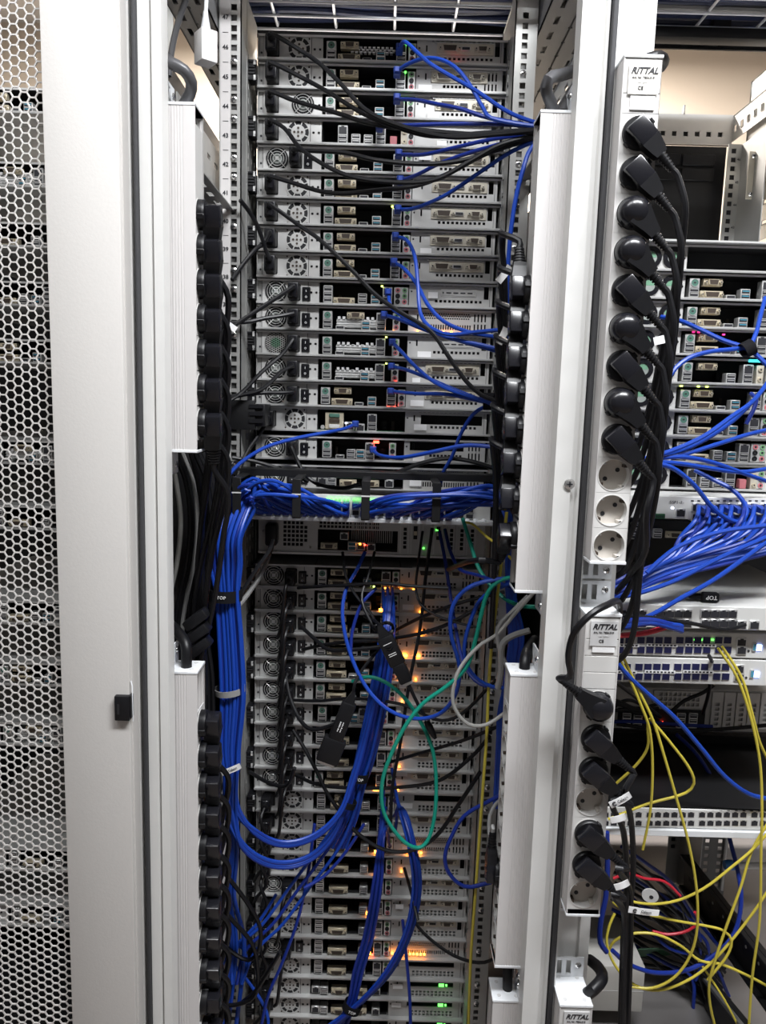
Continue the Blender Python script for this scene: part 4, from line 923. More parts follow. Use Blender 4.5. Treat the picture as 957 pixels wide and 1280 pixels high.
b = MB(); b.bbox(-.075, .05, -.01, .13, -.055, .035, 'pale', .003); b.box(-.075, .05, -.0106, -.0098, -.0135, -.013, 'labelgrey'); obj('case', b, t)
t = thing('blue_tipped_tube', 'clear tube with a blue end cap lying on the right-hand slide rail', 'tube', tuple(P(905, 1081, 1.30)))
b = MB(); b.lathe([(.008, 0), (.009, .006), (.009, .016), (.007, .02)], 14, 'bluetip', (0, 0, 0), 'x'); obj('end_cap', b, t)['label'] = 'blue end cap'
b = MB(); b.lathe([(.006, .016), (.006, .20)], 14, 'pducap', (0, 0, 0), 'x'); obj('tube_body', b, t)
t = thing('green_card', 'green circuit board lying among cables at lower right', 'circuit board', tuple(P(822, 1190, 1.33)), rot=(radians(-50), 0, .1))
b = MB(); b.bbox(-.05, .05, -.03, .03, -.001, .001, 'pcbg', .0004, 1); obj('board', b, t); b = MB(); [b.box(-.04 + i * .018, -.028 + i * .018, -.02 + (i % 3) * .012, -.01 + (i % 3) * .012, .001, .006, 'inside') for i in range(5)]; obj('components', b, t)

b = MB(); b.box(-.30, .45, .62, .625, .70, ZR[0] + .045, 'blackmetal'); obj('added_rear_shade', b, rr)  # added black panel, makes the open bay behind read as dark
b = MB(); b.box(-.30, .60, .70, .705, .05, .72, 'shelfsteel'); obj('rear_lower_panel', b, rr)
b = MB(); b.box(-.277, -.272, -.15, .7, .05, 1.85, 'blackmetal'); obj('added_shade_side', b, rr)  # added dark side, keeps stray light out of this rack
# ------------------------------------------------------------------ left rack seen through the perforated door
LX = CX - .60
lr = thing('server_rack', 'neighbouring rack seen through the holes of the perforated door', 'rack', (LX, YP, 0))
b = MB()
for X in (-.25, .25): b.plate(X - .016, X + .016, .06, 2.24, 0, .002, [(X - .005, X + .005, .1 + i * .0155 * 1, .1095 + i * .0155) for i in range(130)], 'steel')
obj('rear_post', b, lr)
for i in range(12):
    z = (2.02, 1.90, 1.80, 1.70, 1.60, 1.42, 1.30, 1.12, 1.00, .88, .62, .50)[i]
    s_ = server(LX, z, YS, '%s grey server from the top glimpsed through the perforated door' % ('first' if not i else ORD[i]), 'A' if i % 3 else 'B', ['io1', 'heat', 'low', 'io9'][i % 4], 'b1' if i % 2 else 'b2', None, [(560, 5, 'ledg')] if i in (5, 10) else [], False, 'servers behind the perforated door')
b = MB(); b.box(.26, .262, .05, .6, .05, 1.9, 'blackmetal'); obj('added_shade_side', b, lr)  # added sheet, darkens the rack behind the door holes
b = MB(); b.box(-.9, .27, .62, .625, .05, 2.02, 'blackmetal'); obj('added_back_shade', b, lr); b = MB(); b.box(-.9, .26, -.1, .62, .42, .425, 'blackmetal'); obj('added_base_shade', b, lr); b = MB(); b.box(-.9, .26, -.105, -.10, .05, .425, 'blackmetal'); obj('added_front_shade', b, lr)  # added black panels that cover the bright wall and floor behind the door
# ------------------------------------------------------------------ power strips
def m_socket(b):               # 45 mm module with a round recessed earthed socket; front at y=0, seen from -Y
    R, n = .0196, 32; s = .0224
    vs = []; fs = []
    for i in range(n):
        a = 2 * pi * i / n; c_, s_ = cos(a), sin(a); k = s / max(abs(c_), abs(s_))
        vs += [(k * c_, 0, k * s_), (R * c_, 0, R * s_), (R * c_, .0125, R * s_)]
    for i in range(n):
        j = (i + 1) % n; fs += [(3 * i, 3 * i + 1, 3 * j + 1, 3 * j), (3 * i + 1, 3 * i + 2, 3 * j + 2, 3 * j + 1)]
    b.add(vs, fs, 'pdumod')
    b.ring(0, 0, .0196, .0206, -.0006, .001, 32, 'pdumod')
    b.add([(R * cos(2 * pi * i / n), .0124, R * sin(2 * pi * i / n)) for i in range(n)], [tuple(range(n))], 'beige')
    for sg in (-1, 1):
        b.disc(sg * .0076, sg * .0058, .0029, .0118, .0125, 12, 'ink')
        b.bbox(sg * .0122 - .0030, sg * .0122 + .0030, .0015, .0125, -sg * .0147 - .0022, -sg * .0147 + .0022, 'beige', .0006, 1)
        b.box(sg * .0122 - .0014, sg * .0122 + .0014, -.0002, .006, -sg * .0138 - .0007, -sg * .0138 + .0007, 'screw')
    for sg in (-1, 1): b.box(sg * .0145 - .0018, sg * .0145 + .0018, .001, .0125, sg * .0115 - .0018, sg * .0115 + .0018, 'dvi')
    b.box(-.0224, .0224, .0002, .002, .0216, .0224, 'labelgrey')
def m_blank(b): b.bbox(-.0224, .0224, 0, .004, -.0224, .0220, 'pdumod', .0006, 1)
def strip(label, W, D, z0, z1, mods, loc, face, ribs=True, cap_top=True, bracket=True):
    """extruded strip; face '-Y', '+X' or '-X' says where its sockets look. Built facing -Y about its own axis, then turned."""
    t = thing('power_strip', label, 'power strip', loc)
    R = {'-Y': Matrix.Identity(4), '+X': Matrix.Rotation(pi / 2, 4, 'Z'), '-X': Matrix.Rotation(-pi / 2, 4, 'Z')}[face]
    H = z1 - z0
    def put(name, b, par=t, lo=(0, 0, 0)):
        b.xform(R); return obj(name, b, par, tuple(R @ Vector(lo)))
    b = MB(); w = W / 2
    prof = []
    if ribs:               # ribbed long sides (the side that shows) and open socket channel in front
        n = 10
        for sx in (-1, 1):
            pass
        prof = [(-w, .0012), (-w + .0012, 0), (-.0228, 0), (-.0228, .0140), (.0228, .0140), (.0228, 0), (w - .0012, 0), (w, .0012)]
        side = []
        for i in range(n):
            y = .004 + i * (D - .008) / n; st = (D - .008) / n
            side += [(w, y), (w - .0005, y + st * .12), (w - .0005, y + st * .3), (w, y + st * .42)]
        prof += side + [(w, D), (-w, D)] + [(-x_, y_) for x_, y_ in reversed(side)]
    else:
        prof = [(-w, .0012), (-w + .0012, 0), (-.0228, 0), (-.0222, .0140), (.0222, .0140), (.0222, 0), (w - .0004, 0), (w, .0012), (w, D), (-w, D)]
    extrude(b, list(reversed(prof)), 0, H, 'pdu'); put('housing', b)
    for zc, kind in mods:
        if kind == 's':
            me = cached('socket_' + face, lambda q: (m_socket(q), q.xform(R))); obj('socket', me, t, tuple(R @ Vector((0, .001, zc))))
        elif kind == 'h':
            me = cached('half_' + face, lambda q: (q.bbox(-.0224, .0224, 0, .004, -.0110, .0110, 'pdumod', .0006, 1), q.xform(R))); obj('blank_module', me, t, tuple(R @ Vector((0, .001, zc))))
        else:
            me = cached('blank_' + face, lambda q: (m_blank(q), q.xform(R))); obj('blank_module', me, t, tuple(R @ Vector((0, .001, zc))))
    for top in (0, 1):
        zz = H if top else -.004
        b = MB(); b.bbox(-w - .0008, w + .0008, -.0006, D + .0008, zz, zz + .004, 'pducap', .0006, 1)
        zq = zz + .004 if top else zz - .0005
        for sx in (-1, 1):
            for y in (.010, D - .010): b.lathe([(.003, 0), (.003, .0006)], 10, 'labelgrey', (sx * (w - .009), y, zq), 'z')
        cap = put('end_cap', b)
        if bracket or not top:
            b = MB(); sg = 1 if top else -1; zc = zz + (.004 if top else 0)
            hol = [(-.0165, -.0095, .005, .026), (-.003, .004, .005, .026)]
            b.plate(-w, w, 0, .031, D - .008, .002, hol, 'pducap'); b.xform(Matrix.Translation((0, 0, zc)) @ Matrix.Scale(sg, 4, (0, 0, 1)))
            screw_mb(b, .0145, zc + sg * .019, D - .008, .0048); put('mounting_bracket', b)
    t['R'] = 0
    return t, R
def zc_list(z0, first_py, px, Y, n, skip=(), kind='s'):
    zf = P(px, first_py, Y).z
    return [(zf - i * .045 - z0, kind) for i in range(n)]

# upper left strip, sockets look right
Yp = 1.05
def pdu(label, xf, y0px, y1px, px_, face, mods):
    """front (narrow ribbed) face at Y=1.03; sockets on the side"""
    z1, z0 = P(px_, y0px, 1.03).z, P(px_, y1px, 1.03).z
    return strip(label, .0455, .046, z0, z1, mods(z0), (xf, 1.0535, z0), face)
zz = lambda py: P(252, py, 1.05).z
LU, R1 = pdu('upper white ribbed power strip beside the perforated door, black plugs on its right side', -.2515, 131, 562, 225, '+X', lambda z0: [(zz(268 + 43.5 * i) - z0, 's') for i in range(7)] + [(zz(268 - 43.5 * i) - z0, 'b') for i in (1, 2)])
LL, R1 = pdu('lower white ribbed power strip beside the perforated door, row of black plugs', -.2535, 843, 1420, 231, '+X', lambda z0: [(zz(905 + 38.5 * i) - z0, 's') for i in range(12)])
zr = lambda py: P(655, py, 1.05).z
RU, R2 = pdu('upper white ribbed power strip right of the servers, plugs on its left side', .1845, 141, 739, 690, '-X', lambda z0: [(zr(362 + 44.0 * i) - z0, 's') for i in range(8)] + [(zr(362 - 44 * i) - z0, 'b') for i in (1, 2, 3, 4)])
RLo, R2 = pdu('lower white ribbed power strip right of the servers, above the short cord end', .1845, 846, 1208, 650, '-X', lambda z0: [(zr(900 + 39 * i) - z0, 's') for i in range(8)])
RB, R2 = pdu('lowest white power strip right of the servers, only its top and cord in view', .1845, 1254, 1500, 640, '-X', lambda z0: [])
# sockets that face the camera
def fstrip(label, xa, xb, pya, pyb, sockets, blanks):
    Y = .965; zt, zb = P((xa + xb) / 2, pya, Y).z, P((xa + xb) / 2, pyb, Y).z
    xc = .2895
    return strip(label, .0452, .062, zb, zt, [(z - zb, 's') for z in sockets] + [(z - zb, 'h') for z in blanks], (xc, Y, zb), '-Y', pya > 100), zt, zb
s1 = P(795, 167, .965).z; S1 = [s1 - i * .0451 for i in range(12)]
(T1, _), t1, b1 = fstrip('upper camera-facing socket strip with nine black plugs and three empty sockets', 777, 823, 72, 703, S1, [s1 + .0338])
s2 = P(741, 882, .965).z; S2 = [s2 - i * .0451 for i in range(7)]
(T2, _), t2, b2 = fstrip('middle camera-facing socket strip, with two empty sockets and five black plugs', 727, 770, 771, 1143, S2, [s2 + .0338 + .0225 * i for i in range(3)])
(T3, _), t3, b3 = fstrip('lowest camera-facing socket strip, only its top end in view', 712, 757, 1260, 1420, [], [])
for T, top, dz, mm in ((T1, t1, .024, 'plateyel'), (T2, t2, .022, 'labelgrey'), (T3, t3, .022, 'labelgrey')):
    H = top - T.location.z
    zl = {0: s1 + .0452, 1: s2 + .0905, 2: top - .2}[(T1, T2, T3).index(T)] - T.location.z
    b = MB(); b.bbox(-.0224, .0224, .001, .005, zl, H - .0008, 'pdumod', .0006, 1); obj('cover_plate', b, T)
    b = MB(); b.box(-.0165, .0185, -.0012, .0004, -.0165, .0165, mm); lab = obj('type_plate', b, T, (0, -.0004, H - dz))
    text('brand_lettering', 'RITTAL', .0098, 'ink', lab, (.0015, -.0016, .009), bold=.00028, shear=.35)
    text('small_print', 'Art. Nr. 7856.010', .0036, 'ink', lab, (.0005, -.0016, .0015), bold=.00003)
    text('small_print', '16A  250V~', .0028, 'labelgrey', lab, (.0005, -.0016, -.0035))
    text('mark', 'CE', .0055, 'ink', lab, (-.002, -.0016, -.010), bold=.00005)
    if T is not T3:
        b = MB(); b.box(-.0145, .0145, -.001, .0006, -.0075, .0075, 'paper'); obj('sticker', b, T, (.002, .0002, (zl - .0112) if T is T1 else zl - .0100))

# ------------------------------------------------------------------ earthed plugs
def m_plug(style):
    def f(b):
        m = 'black'
        if style == 'round':
            b.lathe([(.0182, -.011), (.0190, -.006), (.0190, .004), (.0186, .0075), (.0165, .014), (.0125, .019), (.006, .0215), (.001, .022)], 28, 'blackgloss')
            b.frust((.004, 0, .0100), (.0155, .0095), (.024, 0, .0090), (.0095, .0080), 0, m)
            b.frust((.024, 0, .0090), (.0095, .0080), (.036, 0, .0088), (.0072, .0068), 0, m)
        else:
            b.lathe([(.0182, -.011), (.0192, -.006), (.0192, .004), (.0180, .0055), (.001, .0056)], 28, m)
            b.bbox(-.0135, .016, -.0125, .0125, .004, .0175, 'blackgloss', .0025, 2)
            b.frust((.014, 0, .0105), (.0122, .0070), (.030, 0, .0090), (.0090, .0066), 0, m)
            b.frust((.030, 0, .0090), (.0090, .0066), (.036, 0, .0088), (.0072, .0062), 0, m)
        for sg in (-1, 1): b.bbox(.000 - .0035, .0035, sg * .0192 - .0016, sg * .0192 + .0016, -.010, .006, m, .0006, 1)
        for i in range(6):
            x = .0355 + i * .0040; r = .0068 - i * .00042
            b.lathe([(r, 0), (r, .0024)], 12, m, (x, 0, .0088), 'x'); b.lathe([(r * .72, .0024), (r * .72, .0040)], 10, m, (x, 0, .0088), 'x', cap=False)
    return f
def power_cord(label, pos, n, d, style, path, group=None, r=.0042, mm='cord', fat=1.0):
    """plug in a socket at pos (face centre), looking along n, its grip pointing along d; cord follows path (world points)"""
    mx = frame_matrix(pos, n, d)
    t = thing('power_cable', label, 'power cord', tuple(pos), group)
    p = obj('plug', cached('plug_' + style, m_plug(style)), t); p.rotation_euler = mx.to_euler(); p.scale = (1, 1, fat)
    mx = mx @ Matrix.Scale(fat, 4, (0, 0, 1))
    st = mx @ Vector((.0585, 0, .0088)); st2 = mx @ Vector((.068, 0, .0085))
    c = curve('cord', [st, st2] + [Vector(q) for q in path], r, mm, t, org=pos)
    return t
px2 = lambda lst: [P(*q) for q in lst]
FR = {'round', 'square'}
# camera-facing upper strip: nine plugs
styles = ['square', 'square', 'round', 'round', 'square', 'round', 'square', 'round', 'square']
for i in range(9):
    pos = Vector((.2895, .965, S1[i])); d = Vector((sin(radians(44)), 0, -cos(radians(44))))
    zt = S1[i]
    pa = [(pos.x + .060 - .001 * i, .957, zt - .090), (pos.x + .066 + .004 * (i % 3) - .002 * i, 1.0, zt - .20), (.345 - .002 * i, 1.04, zt - .36)]
    if i == 8: pa = px2([(808, 640, .95), (806, 690, .98), (785, 722, 1.02), (770, 740, 1.06)])
    elif pa[-1][2] > 1.45: pa += [(.325 - .002 * (i % 3), 1.07, 1.42 - .01 * i), (.300, 1.08, 1.30 - .01 * i)]
    else: pa += [(.300, 1.08, 1.30)]
    power_cord('black power cord, %s plug from the top of the upper camera-facing strip, %s grip' % (('first' if i == 0 else ORD[i]), 'rounded' if styles[i] == 'round' else 'squared'), pos, (0, -1, 0), d, styles[i], pa)
# camera-facing second strip
for j, i in enumerate((0, 1, 2, 4, 5)):
    pos = Vector((.2895, .965, S2[i]))
    if i == 0:
        d = Vector((-sin(radians(55)), 0, cos(radians(55))))
        pa = px2([(712, 845, .93), (710, 820, .91), (718, 790, .89), (738, 768, .885), (757, 757, .90), (772, 752, .95), (775, 775, 1.02)])
        power_cord('black power cord looping up and over the top of the middle camera-facing strip', pos, (0, -1, 0), d, 'round', pa)
    else:
        d = Vector((sin(radians(50)), 0, -cos(radians(50))))
        ex = [(782, 985, .95), (789, 1030, 1.0), (791, 1090, 1.02), (786, 1150, 1.02), (782, 1290, 1.02)]
        if i == 2: ex = [(766, 1000, .95), (779, 1040, .99), (783, 1100, 1.0), (779, 1170, 1.0), (775, 1290, 1.0)]
        if i == 4: ex = [(772, 1085, .95), (786, 1110, 1.0), (788, 1150, 1.01), (784, 1290, 1.01)]
        if i == 5: ex = [(766, 1118, .95), (779, 1140, .99), (780, 1180, .99), (778, 1290, .99)]
        power_cord('black power cord with squared plug, %s socket of the middle camera-facing strip' % ['first', 'second', 'third', '', 'fifth', 'sixth'][i], pos, (0, -1, 0), d, 'square', px2(ex))
# left strips: plugs seen from the side
for i in range(7):
    pos = Vector((-.2515, 1.0535, zz(268 + 43.5 * i))); z = pos.z
    d = Vector((.15, .28, -.94))
    power_cord('black power cord, %s plug from the top of the upper left power strip' % ('first' if i == 0 else ORD[i]), pos, (1, 0, 0), d, 'square', [(-.221, 1.085, z - .10), (-.232, 1.105, z - .165), (-.250 - .004 * (i % 3), 1.13, z - .26), (-.276 - .004 * (i % 4), 1.16, max(1.12, z - .42)), (-.275 - .004 * i, 1.17, 1.08)], fat=1.6)
for i in range(11):
    pos = Vector((-.2535, 1.0535, zz(905 + 38.5 * i))); z = pos.z
    d = Vector((.15, .28, -.94)) if i != 9 else Vector((.6, .35, 0.02))
    pa = [(-.221, 1.085, z - .10), (-.232, 1.105, z - .165), (-.252 - .005 * (i % 3), 1.13, z - .26), (-.275 - .006 * (i % 4), 1.17, z - .45)]
    power_cord('black power cord, %s plug from the top of the lower left power strip' % ('first' if i == 0 else ORD[i]), pos, (1, 0, 0), d, 'square', pa, fat=1.6)
# strip right of the servers: plugs seen from the side, cords leave upward
for i in range(8):
    pos = Vector((.1845, 1.0535, zr(362 + 44.0 * i))); z = pos.z
    d = Vector((-.38, .25, .89)) if i < 7 else Vector((-.9, .1, -.1))
    if i < 7: pa = [(.151, 1.088, z + .078), (.153, 1.105, z + .082), (.158, 1.128, z + .066), (.166, 1.14, z + .02), (.172, 1.15, z - .10), (.176, 1.17, z - .25)]
    else: pa = px2([(600, 700, 1.08), (575, 706, 1.2), (560, 712, 1.34)])
    power_cord('black power cord, %s plug from the top of the strip right of the servers' % ('first' if i == 0 else ORD[i]), pos, (-1, 0, 0), d, 'square', pa, fat=1.35)
for i in (4,):
    pos = Vector((.1845, 1.0535, zr(1092))); z = pos.z
    power_cord('black power cord whose plug sits in the lower strip right of the servers', pos, (-1, 0, 0), (-.12, .1, .97), 'square', px2([(612, 1045, 1.10), (612, 1020, 1.12), (625, 1000, 1.13), (640, 1000, 1.12)]), None, .003, 'cordgrey')
# feed cords of the strips
def feed(label, pts, r=.0068, m='cord'): return tag(curve('feed_cable', px2(pts), r, m, res=8, bev=3), label, 'power cable')
feed('thick grey feed cable entering the top of the upper left power strip', [(203, 70, 1.055), (216, 80, 1.03), (230, 88, 1.03), (239, 103, 1.04), (237, 118, 1.05), (229, 132, 1.053)], .0075, 'cordmid')
feed('thick grey feed cable bent over the top of the upper strip right of the servers', [(722, 88, 1.08), (700, 94, 1.04), (685, 100, 1.02), (683, 115, 1.03), (689, 130, 1.045), (692, 140, 1.053)], .0075, 'cordmid')
feed('short grey feed cable hidden behind the bent one at the same strip top', [(718, 110, 1.10), (708, 126, 1.07), (703, 141, 1.06)], .007, 'cordmid')
feed('thick black feed cable curling over the top right of the upper camera-facing strip', [(800, 80, 1.0), (810, 73, .975), (824, 70, .98), (830, 76, 1.0), (826, 84, 1.03)], .0062)
feed('thick black feed cable bent into the top of the lowest camera-facing strip', [(737, 1200, 1.12), (748, 1210, 1.06), (752, 1224, 1.0), (742, 1236, .985), (728, 1246, 1.0)], .0085)
feed('thick black feed cable entering the top of the lower left power strip', [(210, 778, 1.14), (222, 790, 1.08), (232, 805, 1.055), (233, 820, 1.05), (233, 838, 1.05)], .0078)
feed('thick black feed cable entering the top of the lower strip right of the servers', [(668, 800, 1.14), (660, 812, 1.09), (656, 824, 1.06), (655, 842, 1.053)], .0078)
feed('thick black cable end between the lower and the lowest strip right of the servers', [(634, 1206, 1.06), (634, 1225, 1.055), (634, 1246, 1.053)], .0075)
feed('grey cable rising behind the perforated door frame beside the white adapter', [(232, 0, 1.2), (222, 30, 1.2), (214, 66, 1.2), (211, 95, 1.2)], .0045, 'cordmid')
# white adapter hanging from a cord
t = thing('power_adapter', 'small white box hanging from a cord near the top left post', 'adapter', tuple(P(257, 60, 1.22)))
b = MB(); b.bbox(-.0125, .0125, -.014, .014, -.022, .022, 'paper', .0015); b.xform(Matrix.Rotation(radians(38), 4, 'Z')); obj('box', b, t)
b = MB(); b.lathe([(.0085, 0), (.007, .008), (.0045, .022), (.0035, .03)], 14, 'pducap', (0, 0, .020)); obj('boot', b, t)
curve('cord', [t.location + Vector((0, 0, .045)), t.location + Vector((.002, .01, .12)), t.location + Vector((.004, .03, .3))], .003, 'pducap', t, org=t.location)
# ------------------------------------------------------------------ cables in front of the servers
def pp(pts, ya, yb=None, bulge=0.0):
    """pixel path -> world points; depth runs from ya to yb and comes forward by bulge in the middle"""
    yb = ya if yb is None else yb; n = len(pts) - 1
    return [P(q[0], q[1], ya + (yb - ya) * i / n - bulge * sin(pi * i / n)) for i, q in enumerate(pts)]
def m_iec(b):
    b.bbox(-.0095, .0095, -.026, 0, -.0135, .0135, 'black', .0022, 2)
    b.bbox(-.0075, .0075, -.029, -.02, -.0115, .0115, 'blackgloss', .0018, 1)
    b.lathe([(.0055, .026), (.0048, .040)], 12, 'black', (0, 0, .004), 'y')
def iec_cord(label, k, psu, path, ya, yb, bulge=0.0, r=.0036, base=None, group=None):
    z = (Z0 - k * U) if base is None else base
    pos = Vector((CX + RX(340.5 if psu == 'A' else 369.5), YS - .003, z + RZ(15.5)))
    t = thing('power_cable', label, 'power cord', tuple(pos), group)
    obj('plug', cached('inlet_plug', m_iec), t)
    curve('cord', [pos + Vector((0, -.034, .004)), pos + Vector((.003, -.046, .003))] + pp(path, ya, yb, bulge), r, 'cord', t, org=pos)
L_ = lambda k, what: 'black cord from the %s server of the middle rack, %s' % (ORD[k], what)
RB_ = 'swept right across the fronts'
iec_cord(L_(0, RB_), 0, 'A', [(372, 61), (400, 80), (425, 104), (458, 138), (500, 157), (560, 171), (620, 168), (690, 160)], 1.35, 1.20, .02)
iec_cord(L_(1, RB_), 1, 'A', [(375, 96), (410, 115), (450, 140), (490, 157), (540, 170), (610, 166), (690, 161)], 1.35, 1.205, .02)
iec_cord(L_(2, RB_), 2, 'A', [(368, 126), (420, 141), (465, 155), (530, 163), (600, 168), (690, 163)], 1.35, 1.20, .01)
iec_cord(L_(3, RB_), 3, 'A', [(355, 160), (375, 185), (405, 206), (440, 221), (500, 228), (545, 224), (590, 200), (625, 181), (690, 164)], 1.35, 1.21, .03)
iec_cord(L_(4, RB_), 4, 'B', [(378, 188), (430, 191), (470, 200), (530, 205), (580, 200), (640, 180), (690, 166)], 1.34, 1.21, .02)
iec_cord(L_(5, RB_), 5, 'A', [(370, 230), (400, 239), (430, 242), (470, 238), (520, 232), (560, 217), (610, 191), (690, 167)], 1.35, 1.22, .02)
iec_cord(L_(6, 'sagging to the velcro tie'), 6, 'A', [(370, 279), (400, 300), (440, 338), (470, 369), (500, 390), (538, 414), (560, 445), (582, 476), (602, 494), (622, 502)], 1.35, 1.22, .03)
iec_cord(L_(7, 'bent down to the left'), 7, 'A', [(330, 303), (318, 313), (300, 335), (290, 350)], 1.35, 1.30, 0)
iec_cord(L_(8, 'rising to the left post'), 8, 'A', [(334, 318), (322, 283), (311, 264), (300, 250)], 1.35, 1.30, 0)
LB_ = 'running left past the fan'
for k, path in ((9, [(352, 368), (335, 379), (318, 390), (300, 402), (286, 412)]), (10, [(350, 395), (330, 398), (312, 402), (298, 403), (286, 404)]), (11, [(352, 443), (338, 455), (322, 470), (303, 490), (288, 500)]),
                (12, [(352, 464), (338, 478), (324, 488), (303, 493), (288, 496)]), (13, [(352, 491), (330, 491), (306, 493), (288, 497)])):
    iec_cord(L_(k, LB_), k, 'B', path, 1.34, 1.29, 0)
iec_cord(L_(14, 'dropping to the blue bundle'), 14, 'A', [(332, 529), (322, 546), (311, 562), (302, 580), (296, 600)], 1.35, 1.28, 0)
iec_cord('black power cord of the last full server above the black cable bracket', 15.16, 'B', [(370, 573), (376, 585), (384, 596), (400, 606), (430, 610), (450, 605)], 1.35, 1.33, 0)
def cable(label, pts, ya, yb, m='blue', r=.0033, bulge=0.0, group=None, con=None, name='patch_cable', cat='cable', res=5):
    W = pp(pts, ya, yb, bulge) if len(pts[0]) == 2 else [P(*q) for q in pts]
    c = curve(name, W, r, m, res=res); tag(c, label, cat, group)
    if con: obj('connector', cached('boot_' + con, lambda b: (b.bbox(-.0058, .0058, -.012, .010, -.0058, .0058, con, .0012, 1), b.frust((0, -.016, 0), (.0034, .0034), (0, -.011, 0), (.0048, .0048), 1, con))), c)
    return c
cable('black cord arching over the black cable bracket at its right', [(480, 598), (505, 587), (530, 578), (560, 573), (590, 577), (625, 588)], 1.34, 1.30, 'cord', .0038, name='power_cable', cat='power cord')
cable('black cord running from the left post behind the cable bracket', [(290, 572), (315, 576), (340, 583), (365, 592), (385, 602)], 1.31, 1.36, 'cord', .0034, name='power_cable', cat='power cord')
# blue patch cables of the upper servers
UB = [
 (0, [(499, 62), (505, 52), (524, 68), (541, 82), (594, 113), (639, 142), (690, 160)], 'climbing, then falling right'),
 (1, [(496, 91), (506, 82), (530, 73), (552, 75), (572, 87), (590, 111), (603, 134), (614, 148), (690, 161)], 'arching high before it drops right'),
 (2, [(496, 124), (520, 125), (545, 130), (575, 136), (610, 147), (690, 162)], 'sloping gently right'),
 (3, [(474, 159), (500, 157), (560, 155), (620, 155), (690, 160)], 'lying level behind the black cords'),
 (4, [(498, 193), (530, 193), (570, 184), (620, 173), (690, 164)], 'rising right'),
 (5, [(500, 226), (520, 219), (550, 204), (590, 190), (630, 179), (690, 166)], 'rising behind the black cords'),
 (6, [(497, 262), (515, 261), (535, 254), (560, 242), (600, 215), (640, 189), (690, 168)], 'rising steeply right'),
 (7, [(494, 296), (508, 300), (518, 320), (522, 355), (525, 390), (535, 407), (560, 418), (595, 415), (640, 411)], 'hanging down then turning right'),
 (8, [(492, 328), (505, 336), (522, 357), (534, 380), (555, 402), (590, 416), (645, 424)], 'slanting down right'),
 (9, [(485, 366), (489, 384), (508, 398), (535, 411), (560, 422), (600, 431), (645, 441)], 'dropping from its tall socket'),
 (10, [(480, 394), (498, 399), (530, 412), (570, 425), (610, 436), (645, 447)], 'crossing the orange lights'),
 (11, [(490, 428), (500, 438), (520, 459), (545, 479), (575, 492), (612, 501), (640, 498)], 'slanting down to the velcro tie'),
 (12, [(489, 458), (510, 463), (540, 475), (570, 488), (612, 503), (640, 505)], 'meeting the velcro tie'),
 (13, [(488, 489), (520, 492), (560, 493), (612, 504), (640, 510)], 'running level to the velcro tie'),
 (14, [(444, 530), (430, 536), (400, 542), (365, 549), (330, 560), (300, 579), (282, 598)], 'crossing left over the fan')]
for k, pts, w in UB:
    y0 = 1.375
    c = cable('blue cable of the %s server in the middle rack, %s' % (ORD[k], w), pts, y0, 1.21 if k < 14 else 1.24, 'bluedark' if k in (2, 3, 4, 5) else 'blue', .0032, .02, con='bluecon')
cable('blue patch cable beside the red light, crossing right above the black bracket', [(466, 562), (474, 569), (500, 572), (540, 565), (580, 557), (610, 558), (645, 564)], 1.375, 1.18, 'blue', .0033, .03, con='bluecon')
cable('blue patch cable curving down from the velcro tie to behind the black bracket', [(612, 505), (592, 517), (576, 542), (565, 570), (554, 590), (550, 606)], 1.25, 1.34, 'blue', .0033)
cable('bright blue cable hanging down the right post from the upper bundle', [(690, 165, 1.2), (664, 185, 1.19), (654, 210, 1.18), (644, 250, 1.18), (637, 300, 1.18), (634, 350, 1.18), (633, 400, 1.17), (634, 440, 1.17), (632, 500, 1.17), (634, 560, 1.17), (631, 620, 1.17)], 0, 0, 'blue', .0034)
t = thing('velcro_tie', 'black velcro tie round the blue cables, right of the thirteenth server', 'cable tie', tuple(P(611, 502, 1.25)))
b = MB(); b.ring(0, 0, .0125, .0140, -.008, .008, 20, 'blackmat'); b.xform(Matrix.Rotation(radians(75), 4, 'Z')); obj('strap', b, t)

